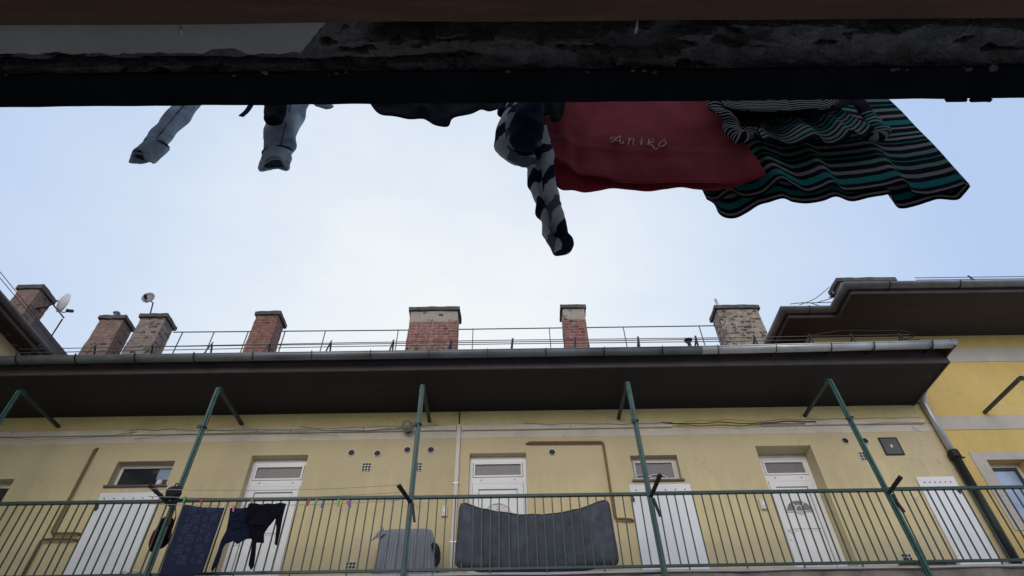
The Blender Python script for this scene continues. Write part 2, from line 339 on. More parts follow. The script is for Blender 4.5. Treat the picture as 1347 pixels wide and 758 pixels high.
def lathe(bm, prof, c, n=20, axis='Z', mi=0):
    c = Vector(c); rings = []
    for r, h in prof:
        ring = []
        for k in range(n):
            a = 2*math.pi*k/n; u, v = math.cos(a)*r, math.sin(a)*r
            ring.append(bm.verts.new(c + (Vector((u, v, h)) if axis == 'Z' else Vector((u, -h, v)))))
        rings.append(ring)
    for i in range(len(rings)-1):
        for k in range(n):
            f = bm.faces.new((rings[i][k], rings[i][(k+1) % n], rings[i+1][(k+1) % n], rings[i+1][k])); f.smooth = True; f.material_index = mi
    for ring in (rings[0][::-1], rings[-1]):
        if (ring[0].co - ring[1].co).length > 1e-5:
            f = bm.faces.new(ring); f.material_index = mi
def quad(bm, pts, mi=0):
    f = bm.faces.new([bm.verts.new(p) for p in pts]); f.material_index = mi; return f
def boxuv(bm):
    uv = bm.loops.layers.uv.verify()
    for f in bm.faces:
        n = f.normal
        for lp in f.loops:
            c = lp.vert.co
            lp[uv].uv = (c.x, c.y) if abs(n.z) > .7 else ((c.x, c.z) if abs(n.y) >= abs(n.x) else (c.y+.06, c.z))
def new(): return bmesh.new()
def link_mesh(name, bm, mats, origin, keepuv, recalc=True):
    if recalc: bmesh.ops.recalc_face_normals(bm, faces=list(bm.faces))
    bm.normal_update()
    if not keepuv: boxuv(bm)
    bmesh.ops.translate(bm, verts=list(bm.verts), vec=-Vector(origin))
    me = bpy.data.meshes.new(name); bm.to_mesh(me); bm.free()
    for m in (mats if isinstance(mats, (list, tuple)) else [mats]): me.materials.append(m)
    o = bpy.data.objects.new(name, me); C.objects.link(o); return o
def tag(o, label, cat, group=None):
    o['label'] = label; o['category'] = cat
    if group: o['group'] = group
    return o
def thing(name, label, cat, loc, group=None):
    o = bpy.data.objects.new(name, None); o.empty_display_size = .1; C.objects.link(o); o.location = loc
    return tag(o, label, cat, group)
def root_loc(o):
    while o.parent: o = o.parent
    return o.location
def part(name, bm, mats, parent, label=None, keepuv=False, recalc=True):
    o = link_mesh(name, bm, mats, root_loc(parent), keepuv, recalc); o.parent = parent
    if label: o['label'] = label
    return o
def solo(name, bm, mats, label, cat, loc=None, group=None, keepuv=False, recalc=True):
    if loc is None:
        n = len(bm.verts); z = min(v.co.z for v in bm.verts)
        loc = (sum(v.co.x for v in bm.verts)/n, sum(v.co.y for v in bm.verts)/n, z)
    o = link_mesh(name, bm, mats, loc, keepuv, recalc); o.location = loc
    return tag(o, label, cat, group)
def struct(name, bm, mats):
    o = link_mesh(name, bm, mats, (0, 0, 0), False); o['kind'] = 'structure'; return o
def dup(o, loc, label=None, group=None):
    r = o.copy(); C.objects.link(r); r.location = loc
    if label: r['label'] = label
    if group: r['group'] = group
    for ch in list(o.children):
        c = ch.copy(); C.objects.link(c); c.parent = r
        for g in list(ch.children):
            d = g.copy(); C.objects.link(d); d.parent = c
    return r

# ------------------------------------------------------------------ ground
GZ = -1.65
bm = new(); quad(bm, [(-600, -600, GZ), (600, -600, GZ), (600, 600, GZ), (-600, 600, GZ)]); struct('ground', bm, M['bounce_paving'])

# ------------------------------------------------------------------ the facing gallery house
W = 9.3; FL = 2.925                                   # wall face, gallery floor height
house = thing('gallery_house', 'long pale yellow house with dark eaves and brick chimneys behind the railed gallery', 'house', (0, W, GZ))
# name: x0, x1, z0, z1, depth
OPEN = {'win0': (-9.0, -8.075, 4.3, 4.93, .2), 'win1': (-6.52, -5.565, 4.752, 5.215, .2), 'door2': (-4.305, -3.36, FL, 5.29, .2),
        'doorC': (-.64, .314, FL, 5.268, .17), 'win3': (2.06, 2.852, 4.708, 5.182, .17), 'doorR': (4.22, 5.17, FL, 5.325, .36)}
def pierced_wall(bm, x0, x1, z0, z1, y, opens, backdepth=0):
    xs = sorted({x0, x1, *[v for o in opens for v in o[:2]]}); zs = sorted({z0, z1, *[v for o in opens for v in o[2:4]]})
    vt = {}
    def v(x, z):
        k = (round(x, 4), round(z, 4))
        if k not in vt: vt[k] = bm.verts.new((x, y, z))
        return vt[k]
    for i in range(len(xs)-1):
        for j in range(len(zs)-1):
            cx, cz = (xs[i]+xs[i+1])/2, (zs[j]+zs[j+1])/2
            if any(o[0] < cx < o[1] and o[2] < cz < o[3] for o in opens): continue
            bm.faces.new((v(xs[i], zs[j]), v(xs[i+1], zs[j]), v(xs[i+1], zs[j+1]), v(xs[i], zs[j+1])))
    for a, b, c, d, e in opens:
        for p, q in (((a, c), (a, d)), ((a, d), (b, d)), ((b, d), (b, c)), ((b, c), (a, c))):
            quad(bm, [(p[0], y, p[1]), (q[0], y, q[1]), (q[0], y+e, q[1]), (p[0], y+e, p[1])])
bm = new(); pierced_wall(bm, -9.35, 7.45, GZ, 5.56, W, list(OPEN.values()))
part('wall', bm, M['wall'], house, recalc=False)
bm = new(); box(bm, -9.35, 7.45, W-.004, W+.2, 5.56, 5.69); part('grey_band', bm, M['band'], house)
bm = new(); box(bm, -9.35, 7.45, W+.004, W+.2, 5.69, 6.11); part('upper_wall', bm, M['wall_top'], house)
bm = new(); box(bm, -9.35, 7.45, W+.5, W+.7, GZ, 6.1); box(bm, -9.35, 7.45, 17, 17.3, GZ, 7); part('inner_wall', bm, M['wall_top'], house)
# eaves
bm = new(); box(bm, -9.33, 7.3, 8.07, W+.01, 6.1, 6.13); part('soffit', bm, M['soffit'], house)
bm = new(); box(bm, -9.33, 7.3, 8.035, 8.065, 6.088, 6.36); part('fascia', bm, M['fascia'], house)
bm = new(); box(bm, 7.305, 7.33, 8.03, W, 6.08, 6.36); box(bm, 7.306, 7.329, 7.73, 8.03, 6.19, 6.35); part('verge_board', bm, M['fascia'], house)
EZ, EY = 6.3, 7.86; SL = .52
def roofz(y): return EZ + (y-EY)*SL
bm = new(); RY = 13.0
for a, b in (((EY, EZ), (RY, roofz(RY))), ((RY, roofz(RY)), (17.4, roofz(RY)-(17.4-RY)*SL))):
    quad(bm, [(-9.34, a[0], a[1]), (7.3, a[0], a[1]), (7.3, b[0], b[1]), (-9.34, b[0], b[1])])
part('roof', bm, M['tile'], house, recalc=False)
bm = new(); quad(bm, [(-9.34, EY+.01, EZ-.03), (7.3, EY+.01, EZ-.03), (7.3, 8.04, EZ+.04), (-9.34, 8.04, EZ+.04)]); part('eaves_board', bm, M['dark_metal'], house)
def half_gutter(bm, path, r, n=12):
    """half-round channel along a horizontal path, opening upward"""
    path = [Vector(p) for p in path]; rings = []
    for i, p in enumerate(path):
        d0 = (p-path[i-1]).normalized() if i else None; d1 = (path[i+1]-p).normalized() if i < len(path)-1 else None
        d = ((d0 or d1)+(d1 or d0)).normalized(); s = Vector((d.y, -d.x, 0)); k = 1/max(.35, d.dot(d1 or d0))
        ring = [p + s*(math.cos(a)*r*k) + Vector((0, 0, math.sin(a)*r)) for a in [math.pi + math.pi*j/n for j in range(n+1)]]
        ring += [p + s*(math.cos(a)*(r-.006)*k) + Vector((0, 0, math.sin(a)*(r-.006))) for a in [2*math.pi - math.pi*j/n for j in range(n+1)]]
        rings.append([bm.verts.new(q) for q in ring])
    m = len(rings[0])
    for i in range(len(rings)-1):
        for k in range(m):
            f = bm.faces.new((rings[i][k], rings[i][(k+1) % m], rings[i+1][(k+1) % m], rings[i+1][k])); f.smooth = True
    for r_ in (rings[0], rings[-1]): bm.faces.new(r_)
GY_, GZ_ = 7.835, 6.265
bm = new(); half_gutter(bm, [(-9.0, GY_+.02, GZ_-.005), (-3, GY_, GZ_-.01), (3.2, GY_, GZ_-.002)], .08); tube(bm, [(-9.0, GY_-.06, GZ_), (3.2, GY_-.08, GZ_)], .011, 6)
g1 = part('gutter', bm, M['gutter'], house)
bm = new(); half_gutter(bm, [(3.2, GY_-.002, GZ_-.002), (7.36, GY_-.06, GZ_+.01)], .082); tube(bm, [(3.2, GY_-.082, GZ_), (7.36, GY_-.142, GZ_+.01)], .012, 6)
quad(bm, [(7.1, 7.74, 6.27), (7.36, 7.7, 6.28), (7.34, 7.82, 6.4), (7.2, 7.8, 6.31)])
g2 = part('gutter', bm, M['zinc'], house, 'newer pale zinc length of gutter at the right end')
for i, x in enumerate([-7.9, -6.95, -6.0, -5.05, -4.1, -3.15, -2.2, -1.25, -.3, .65, 1.6, 2.55, 3.45, 4.4, 5.3, 6.0, 6.95]):
    bm = new(); cy = GY_ if x < 3.2 else GY_-.06*(x-3.2)/4.16
    path = [(x, cy+math.cos(a)*.088, GZ_+.003+math.sin(a)*.088) for a in [math.pi*.93+math.pi*1.0*j/8 for j in range(9)]]
    path.append((x, 8.03, 6.27))
    for a, b in zip(path, path[1:]): bar(bm, a, b, .028, .006, up=(1, 0, 0))
    part('gutter_bracket', bm, M['dark_metal'], g1 if x < 3.2 else g2)

# windows and doors of the house
def frame_rect(bm, x0, x1, z0, z1, y0, y1, w, mi=0):
    box(bm, x0, x0+w, y0, y1, z0, z1, mi); box(bm, x1-w, x1, y0, y1, z0, z1, mi)
    box(bm, x0+w, x1-w, y0, y1, z0, z0+w, mi); box(bm, x0+w, x1-w, y0, y1, z1-w, z1, mi)
def window(key, mats, w, glass, two=True, sill=True):
    x0, x1, z0, z1, d = OPEN[key]; y = W + d - .05; bm = new()
    frame_rect(bm, x0+.002, x1-.002, z0+.03, z1-.002, y, y+.049, w)
    if two: frame_rect(bm, x0+w+.008, x1-w-.008, z0+.03+w+.006, z1-w-.006, y-.018, y+.03, w*.75)
    o = part('window', bm, mats, house)
    k = w + (w*.8 if two else 0)
    bm = new(); quad(bm, [(x0+k*.9, y+.012, z0+.03+k*.9), (x1-k*.9, y+.012, z0+.03+k*.9), (x1-k*.9, y+.012, z1-k*.9), (x0+k*.9, y+.012, z1-k*.9)])
    part('pane', bm, glass, o)
    if sill:
        bm = new(); box(bm, x0-.03, x1+.03, W-.035, W+d-.05, z0-.004, z0+.026); part('sill', bm, M['sill'], o)
    return o
window('win0', M['wood_frame'], .05, M['glass_dark'], True, False)
w1 = window('win1', M['white'], .05, M['glass_dark'], False)
bm = new(); lathe(bm, [(.0, 0), (.045, .01), (.05, .1), (.035, .12), (0, .12)], (-5.78, W+.162, 4.83), 14); part('jar', bm, M['white_dirty'], w1)
bm = new(); box(bm, -5.86, -5.64, W+.16, W+.161, 4.96, 5.15); part('blind', bm, M['glass_sky'], w1)
w3 = window('win3', M['wood_frame'], .045, M['glass_frost'])
bm = new(); tube(bm, [(2.2+.22*math.cos(a), W+.11, 4.79+.09*math.sin(a)) for a in [math.pi*j/10 for j in range(11)]], .007, 6)
tube(bm, [(2.48+.18*math.cos(a), W+.11, 4.79+.1*math.sin(a)) for a in [math.pi*j/10 for j in range(11)]], .007, 6); part('curtain_edge', bm, M['white'], w3)
def door(key, label, fan):
    x0, x1, z0, z1, d = OPEN[key]; y = W + d - .06; bm = new(); fw = .055
    if d > .3: box(bm, x0+.002, x0+.1, y-.02, y+.059, z0, z1-.002); x0 += .1
    zt = z1 - .06                                             # top of frame
    box(bm, x0+.002, x1-.002, y+.02, y+.059, zt, z1-.002)
    zg1, zg0 = zt-.06, zt-.325; zb = zt-.43                 # transom glass, transom bar bottom
    frame_rect(bm, x0+.002, x1-.002, z0, zt, y, y+.059, fw)
    box(bm, x0+fw, x1-fw, y+.004, y+.055, zb, zg0)           # transom bar
    box(bm, x0+fw, x1-fw, y+.006, y+.05, zg1, zt-fw)
    frame_rect(bm, x0+fw+.012, x1-fw-.012, zg0+.004, zg1-.004, y-.012, y+.03, .028)
    lx0, lx1, lz0, lz1 = x0+fw+.008, x1-fw-.008, z0+.01, zb-.01
    box(bm, lx0, lx1, y+.012, y+.055, lz0, lz1)              # leaf
    frame_rect(bm, lx0, lx1, lz0, lz1, y-.01, y+.012, .095)  # stiles and rails
    box(bm, lx0-.004, lx1+.004, y+.001, y+.012, zb-.012, zb-.002, 1)
    ix0, ix1, ix = lx0+.1, lx1-.1, (lx0+lx1)/2
    frame_rect(bm, ix0-.004, ix1+.004, lz0+.1, lz1-.098, y+.008, y+.0135, .01, 1)
    h = lz1-lz0
    for a, b, c, e in ((ix0+.04, ix-.03, lz0+.16, lz0+.42), (ix+.03, ix1-.04, lz0+.16, lz0+.42), (ix0+.04, ix-.03, lz0+.52, lz0+1.08), (ix+.03, ix1-.04, lz0+.52, lz0+1.08)):
        frame_rect(bm, a, b, c, e, y+.002, y+.0125, .02); box(bm, a-.012, b+.012, y+.006, y+.0128, e, e+.012, 1)
    for sx in (x0+.2, x1-.2): box(bm, sx-.009, sx+.009, y-.002, y+.004, zb+.05, zb+.066, 2)
    o = part('door', bm, [M['white'], M['white_line'], M['screw']], house, label)
    bm = new(); quad(bm, [(x0+fw+.03, y+.02, zg0+.02), (x1-fw-.03, y+.02, zg0+.02), (x1-fw-.03, y+.02, zg1-.02), (x0+fw+.03, y+.02, zg1-.02)])
    part('transom_pane', bm, M['glass_frost'], o)
    cz = lz1-.52; r = .215; bm = new()
    pts = [(ix+r*math.cos(a), y+.004, cz+r*.85*math.sin(a)) for a in [math.pi*j/14 for j in range(15)]]
    bm.faces.new([bm.verts.new(p) for p in pts]); part('fan_light', bm, M['glass_frost'] if key == 'doorR' else M['pane_pale'], o)
    bm = new(); tube(bm, [(p[0], y, p[2]) for p in pts]+[(pts[0][0], y, cz)], .012, 6)
    for a in (R(60), R(120)): bar(bm, (ix+.07*math.cos(a), y, cz+.06*math.sin(a)), (ix+r*math.cos(a), y, cz+r*.85*math.sin(a)), .014)
    tube(bm, [(ix+.07*math.cos(a), y, cz+.03+.07*math.sin(a)) for a in [2*math.pi*j/12 for j in range(13)]], .01, 6)
    part('fan_light_bars', bm, M['white'], o)
    bm = new(); hx = lx0+.05 if key != 'doorR' else lx0+.05
    box(bm, hx-.02, hx+.02, y-.022, y-.01, lz0+.9, lz0+1.13); tube(bm, [(hx, y-.02, lz0+1.05), (hx, y-.06, lz0+1.05), (hx+.11, y-.06, lz0+1.05)], .01, 8)
    part('handle', bm, M['white'], o)
door('door2', 'white panelled door behind the dark washing', True)
door('doorC', 'white panelled door above the mattress', True)
door('doorR', 'white panelled door with fan light in a deep reveal', True)

# white boarded shutters (boards screwed on the wall)
def board(x0, x1, z1, label, latch, right=False):
    t = thing('shutter_board', label, 'board', ((x0+x1)/2, W, FL), 'white boards closing openings in the yellow wall')
    bm = new(); box(bm, x0, x1, W-.03, W-.004, FL+.01, z1); bevel(bm, .004, 1); part('panel', bm, M['white_dirty'], t)
    for i in range(6):
        bm = new(); lathe(bm, [(.011, 0), (.011, .006), (0, .008)], (x0+.1+(x1-x0-.2)*i/5, W-.03, z1-.1), 8, 'Y'); part('screw', bm, M['screw'], t)
    bm = new(); box(bm, latch-.012, latch+.012, W-.05, W-.03, z1-.3, z1-.2); box(bm, latch-.025, latch+.025, W-.04, W-.03, z1-.27, z1-.24)
    part('latch', bm, M['screw'], t)
board(-6.535, -5.57, 4.648, 'white board door below the small dark window, beside the ochre pipe', -6.48)
board(1.96, 2.95, 4.648, 'white board door below the frosted window, crossed by a green post', 1.99)
board(6.665, 7.29, 4.703, 'narrow white board door beside the downpipe', 7.24)

# cable trunking along the wall, its cables, vertical conduit
tr = thing('cable_trunking', 'beige cable trunking running along the wall under the eaves', 'trunking', (0, W, 5.7))
xs = [-9.3, -8.55, -6.5, -4.35, -3.75, -2.5, -.88]
for a, b in list(zip(xs, xs[1:]))+[(-.8, 1.1), (1.1, 2.9), (4.45, 5.4), (5.4, 7.32)]:
    bm = new(); box(bm, a+.004, b-.004, W-.04, W-.006, 5.705+random.uniform(-.004, .004), 5.8); bevel(bm, .006, 1); part('trunking_length', bm, M['trunk'], tr)
cb = thing('loose_cables', 'tangle of thin black cables sagging along the beige trunking', 'cable', (0, W, 5.7))
def cable(x0, x1, z, sag, y=W-.05, r=.0032, wob=.018):
    n = int((x1-x0)/.25)+2; pts = []
    for i in range(n):
        t = i/(n-1); pts.append((x0+(x1-x0)*t, y-random.uniform(0, .02), z-sag*4*t*(1-t)+random.uniform(-wob, wob)))
    bm = new(); tube(bm, spline(pts, n*3), r, 5); part('cable', bm, M['black'], cb)
cable(-6.6, -1.2, 5.79, .03); cable(-5.2, -1.4, 5.76, .05); cable(-3.6, -1.6, 5.79, .09); cable(.3, 2.9, 5.79, .02, wob=.015); cable(2.7, 5.4, 5.77, .02, r=.008)
cable(2.9, 5.2, 5.73, .04, r=.006); cable(3.1, 7.3, 5.8, .01); cable(-9.2, -6.4, 5.75, .13, wob=.01); cable(-6.4, -2.9, 5.6, -.1, wob=.01); cable(6.2, 7.4, 5.66, -.05)
vc = thing('wall_conduit', 'white vertical conduit running down the wall beside the middle door', 'conduit', (-.84, W, FL))
bm = new(); box(bm, -.875, -.805, W-.06, W-.004, FL, 5.81); bevel(bm, .01, 2); part('pipe', bm, M['conduit'], vc)
bm = new(); box(bm, -.85, -.832, W-.02, W+.002, 5.81, 6.1); part('cable', bm, M['black'], vc)
bm = new()
for z in (3.75, 4.7): box(bm, -.885, -.795, W-.064, W-.003, z, z+.018)
part('clip', bm, M['zinc'], vc)

# gas pipes
def pipe(pts, label, r=.019):
    bm = new(); P = [Vector(p) for p in pts]; out = [P[0]]
    for a, b, c in zip(P, P[1:], P[2:]):
        d0 = (a-b).normalized(); d1 = (c-b).normalized(); k = .07
        out += [b+d0*k, b+d0*k*.35+d1*k*.05, b+d0*k*.05+d1*k*.35, b+d1*k]
    out.append(P[-1]); tube(bm, out, r, 10)
    return solo('gas_pipe', bm, M['gas'], label, 'pipe', group='ochre gas pipes on the yellow wall')
y = W-.05
pipe([(-6.97, W+.0, 5.46), (-6.975, y, 5.43), (-6.985, y, 3.99), (-6.57, y, 3.99), (-6.56, W, 3.99)], 'long ochre pipe dropping to an elbow beside the left white board')
pipe([(-6.56, W, 3.9), (-6.58, y, 3.9), (-7.08, y, 3.9), (-7.09, y, FL)], 'short lower ochre pipe bent down to the gallery floor')
pipe([(.33, W, 5.43), (.36, y, 5.43), (1.63, y, 5.42), (1.655, y, 4.08), (1.93, y, 4.06), (1.94, W, 4.06)], 'ochre pipe framing the wall between the middle door and frosted window')

# vents and grilles
v0 = None
for x, z, lb in ((-2.64, 5.31, 'round wall vent farthest left in the row of four'), (-2.2, 5.292, 'round wall vent straight above a square grille, second in the row of four'),
                 (-1.7, 5.352, 'open dark round wall vent just below the globe lamp'), (-1.3, 5.345, 'round wall vent between the green post and the white conduit'),
                 (.755, 5.265, 'round wall vent under the ochre pipe beside the middle door'), (5.8, 5.398, 'round wall vent left of the right green post'),
                 (6.14, 5.39, 'round wall vent between the post and the grey meter door')):
    if v0 is None:
        v0 = thing('round_vent', lb, 'vent', (x, W, z), 'round vents in the yellow wall')
        bm = new(); lathe(bm, [(.066, 0), (.066, .01), (.056, .014), (.05, .002)], (x, W-.004, z), 22, 'Y'); part('collar', bm, M['conduit'], v0)
        bm = new(); lathe(bm, [(.0, .003), (.051, .004)], (x, W-.004, z), 22, 'Y'); part('opening', bm, M['black'], v0)
        bm = new(); box(bm, x-.045, x+.045, W-.014, W-.01, z-.004, z+.004); box(bm, x-.004, x+.004, W-.0142, W-.0098, z-.045, z+.045); part('grille_bar', bm, M['dark_metal'], v0)
    else: dup(v0, (x, W, z), lb)
g0 = None
for x, z, lb in ((-2.345, 5.04, 'white square nine-hole grille under the row of round vents'), (-1.5, 5.03, 'white square nine-hole grille partly behind the green post'),
                 (-2.34, 3.43, 'white square nine-hole grille low on the wall left of the blanket'), (6.0, 5.1, 'white square nine-hole grille behind the right green post, near the meter door'),
                 (5.93, 3.41, 'white square nine-hole grille low on the wall above the plank')):
    if g0 is None:
        g0 = thing('wall_grille', lb, 'grille', (x, W, z), 'square grilles in the yellow wall')
        bm = new(); s = .078; t = .009
        for k in range(4):
            o = -s + k*(2*s-t)/3
            box(bm, x+o, x+o+t, W-.014, W-.002, z-s, z+s)
        for k in range(4):
            o = -s + k*(2*s-t)/3
            box(bm, x-s+.001, x+s-.001, W-.0135, W-.0025, z+o, z+o+t)
        part('frame', bm, M['conduit'], g0)
        bm = new(); quad(bm, [(x-s, W-.003, z-s), (x+s, W-.003, z-s), (x+s, W-.003, z+s), (x-s, W-.003, z+s)]); part('hole', bm, M['black'], g0)
    else: dup(g0, (x, W, z), lb)
# globe lamp, meter door, switches
t = thing('wall_lamp', 'dusty round globe lamp on the trunking near the green post', 'lamp', (-1.72, W, 5.7))
bm = new(); lathe(bm, [(0, -.1)]+[(.1*math.cos(a), .1*math.sin(a)) for a in [R(-85+17*j) for j in range(11)]]+[(0, .1)], (-1.72, W-.17, 5.71), 24); part('globe', bm, M['globe'], t)
bm = new(); lathe(bm, [(.05, 0), (.05, .05), (.045, .08)], (-1.72, W, 5.72), 16, 'Y'); part('socket', bm, M['black'], t)
t = thing('meter_door', 'square dark grey meter door high on the wall at right', 'meter door', (6.535, W, 5.12))
bm = new(); frame_rect(bm, 6.375, 6.695, 5.11, 5.44, W-.022, W-.003, .02); part('frame', bm, M['black'], t)
bm = new(); box(bm, 6.394, 6.676, W-.018, W-.004, 5.129, 5.421); part('panel', bm, M['hatch'], t)
bm = new(); box(bm, 6.52, 6.55, W-.024, W-.018, 5.25, 5.3); part('sticker', bm, M['white'], t)
sw = None
for x, z, lb in ((-1.0, 4.255, 'small white switch box left of the white conduit'), (4.03, 4.285, 'small white switch box left of the right panelled door')):
    if sw is None:
        sw = thing('switch_box', lb, 'switch', (x, W, z), 'white switch boxes on the wall')
        bm = new(); box(bm, x-.045, x+.045, W-.045, W-.004, z-.085, z+.085); bevel(bm, .008, 2); part('housing', bm, M['conduit'], sw)
        bm = new(); box(bm, x-.02, x+.02, W-.052, W-.045, z-.03, z+.03); part('rocker', bm, M['white'], sw)
    else: dup(sw, (x, W, z), lb)

# ------------------------------------------------------------------ chimneys of the house (body + cap parts)
def chimney(parent, x0, x1, y0, y1, z0, z1, m, taper=0.0, capo=.05):
    bm = new(); vs, fs = box(bm, x0, x1, y0, y1, z0, z1-.1)
    cx = (x0+x1)/2
    for i in range(4): vs[i].co.x += (-1 if vs[i].co.x < cx else 1)*taper
    bmesh.ops.subdivide_edges(bm, edges=list(bm.edges), cuts=22, use_grid_fill=True)
    for v in bm.verts: v.co += noise.noise_vector(v.co*5)*.009 + noise.noise_vector(v.co*19)*.009
    o = part('chimney', bm, m, parent)
    bm = new(); box(bm, x0-capo, x1+capo, y0-capo, y1+capo, z1-.1, z1)
    bmesh.ops.subdivide_edges(bm, edges=list(bm.edges), cuts=8, use_grid_fill=True)
    for v in bm.verts: v.co += noise.noise_vector(v.co*6)*.016
    part('chimney_cap', bm, M['cap'], o); return o
CY0, CY1 = 10.53, 10.95
c1 = chimney(house, -9.36, -8.83, CY0, CY1, 7.4, 9.64, M['brick_brown'], .06)
c2 = chimney(house, -8.44, -7.88, CY0, CY1, 7.4, 9.67, M['brick_grey'], .05)
c3 = chimney(house, -5.79, -5.28, CY0, CY1, 7.4, 9.7, M['brick_red'], .04)
c4 = chimney(house, -2.22, -1.12, CY0, CY1, 7.4, 9.77, M['brick_redtop'], .03)
c5 = chimney(house, 1.335, 1.84, CY0, CY1, 7.4, 9.79, M['brick_redtop'], .02)
c6 = chimney(house, 4.95, 5.9, CY0, CY1, 7.4, 9.71, M['brick_pale'], .02)
bm = new(); tube(bm, [(-9.22, 10.7, 9.6), (-9.22, 10.7, 9.9)], .025, 12); lathe(bm, [(.02, 0), (.085, .0), (.07, .035), (.03, .06), (0, .065)], (-9.22, 10.7, 9.88), 16); part('cowl', bm, M['zinc'], c1)
bm = new(); tube(bm, [(5.08, 10.65, 9.68), (5.05, 10.65, 10.05)], .035, 10); box(bm, 5.0, 5.2, 10.6, 10.75, 9.68, 9.74); part('flue_pipe', bm, M['zinc'], c6)
t = thing('roof_vent', 'small dark mushroom vent pipe on the roof edge beside the pale chimney', 'roof vent', (4.02, 10.4, roofz(10.4)))
bm = new(); tube(bm, [(4.02, 10.4, roofz(10.4)-.05), (4.02, 10.4, 8.58)], .04, 10); part('pipe', bm, M['dark_metal'], t)
bm = new(); lathe(bm, [(.03, 0), (.085, 0), (.09, .03), (.03, .07), (0, .075)], (4.02, 10.4, 8.56), 14); part('cowl', bm, M['dark_metal'], t)
# satellite dishes
def dish(name, label, c, n, r, m, pole, arm):
    t = thing(name, label, 'satellite dish', pole[0]); n = Vector(n).normalized(); s = n.cross(Vector((0, 0, 1))).normalized(); u = s.cross(n)
    bm = new(); c = Vector(c); rings = []
    for off in (0, -.012):
        for i in range(7):
            q = i/6; rings.append([bm.verts.new(c + (s*math.cos(a)*.92 + u*math.sin(a))*(r*q+.001) + n*(r*.28*q*q+off)) for a in [2*math.pi*k/24 for k in range(24)]])
    order = rings[:7] + rings[7:][::-1]
    for A, B in zip(order, order[1:]):
        for k in range(24): bm.faces.new((A[k], A[(k+1) % 24], B[(k+1) % 24], B[k])).smooth = True
    part('reflector', bm, m, t)
    bm = new(); tube(bm, pole + [tuple(c-n*.05)], .016, 8); part('mast', bm, M['dark_metal'], t)
    bm = new(); e = c + n*r*1.05 - u*r*.55; tube(bm, [c-u*r*.8-n*.02, c-u*r*.95+n*.1, e], .011, 6); part('feed_arm', bm, M['dark_metal'], t)
    bm = new(); bar(bm, e-n*.03, e+n*.05+u*.03, .05); tube(bm, [e-n*.07, e-n*.02], .03, 8); part('feed_horn', bm, M['dark_metal'], t)
dish('satellite_dish', 'grey satellite dish on a short mast above a brick chimney', (-8.5, 10.5, 10.17), (.15, -.97, -.05), .15, M['dish_grey'], [(-8.32, 10.6, 9.66), (-8.4, 10.58, 10.1)], None)
dish('satellite_dish', 'white satellite dish mounted on the leftmost brick chimney', (-8.74, 8.7, 8.37), (.45, .85, .2), .21, M['dish_white'], [(-9.22, 8.8, 8.28), (-8.98, 8.75, 8.28)], None)

# walkway rail and snow guard on the roof
t = thing('roof_rail', 'thin grey safety rail along the roof behind the chimneys', 'railing', (-1.4, 11.1, 8))
bm = new(); tube(bm, [(-7.95, 11.1, 9.62), (-2.6, 11.1, 9.59), (5.05, 11.1, 9.6)], .014, 6); part('top_rail', bm, M['wire'], t)
bm = new(); tube(bm, [(-7.95, 11.1, 9.18), (5.05, 11.1, 9.18)], .011, 6); part('lower_rail', bm, M['wire'], t)
for x in (-7.72, -6.97, -6.16, -5.28, -4.32, -2.58, -.79, 1.04, 2.82, 4.65):
    bm = new(); bar(bm, (x, 11.1, roofz(11.1)-.05), (x, 11.1, 9.61), .02); part('rail_post', bm, M['wire'], t)
t = thing('snow_guard', 'two thin wires on dark brackets along the roof edge above the gutter', 'snow guard', (-1, 8.4, roofz(8.4)))
for z in (6.99, 6.905):
    bm = new(); tube(bm, [(-8.6, 8.4, z-.06), (-3, 8.4, z-.012), (0, 8.4, z), (4, 8.4, z-.01), (7.25, 8.4, z+.005)], .008, 5); part('wire', bm, M['wire'], t)
for x in (-8.3, -7.31, -6.3, -5.25, -4.22, -3.14, -2.03, -1.0, .1, 1.22, 2.35, 3.385, 4.436, 5.44, 6.2, 7.07):
    bm = new(); bar(bm, (x-.03, 8.3, roofz(8.3)), (x+.02, 8.42, 7.05), .035, .008); bar(bm, (x-.02, 8.65, roofz(8.65)), (x+.02, 8.42, 7.0), .03, .008); part('bracket', bm, M['dark_metal'], t)
bm = new(); tube(bm, spline([(5.4, 8.35, 6.95), (6.0, 8.3, 7.02), (6.6, 8.35, 7.05), (7.1, 8.3, 7.0), (7.25, 8.35, 6.9), (7.0, 8.4, 6.86), (7.3, 8.3, 6.8)], 40), .011, 6)
solo('loose_cable', bm, M['black'], 'black cable looped over the roof edge near the end of the gutter', 'cable')

# ------------------------------------------------------------------ downpipe
t = thing('downpipe', 'galvanised downpipe with black lower section at the corner of the house', 'downpipe', (7.47, W, FL))
bm = new(); tube(bm, [(7.4, W-.35, 6.2), (7.44, W-.12, 6.14), (7.455, W-.09, 6.0), (7.455, W-.09, 5.05)], .05, 16); part('upper_pipe', bm, M['zinc'], t)
bm = new(); lathe(bm, [(.05, .13), (.085, .12), (.088, .06), (.078, .05), (.09, .035), (.09, 0), (.07, -.02)], (7.46, W-.09, 5.0), 18); box(bm, 7.4, 7.6, W-.11, W-.08, 4.99, 5.01); part('collar', bm, M['black'], t)
bm = new(); tube(bm, [(7.46, W-.09, 5.02), (7.45, W-.09, FL-.2)], .068, 16); part('lower_pipe', bm, M['black'], t)

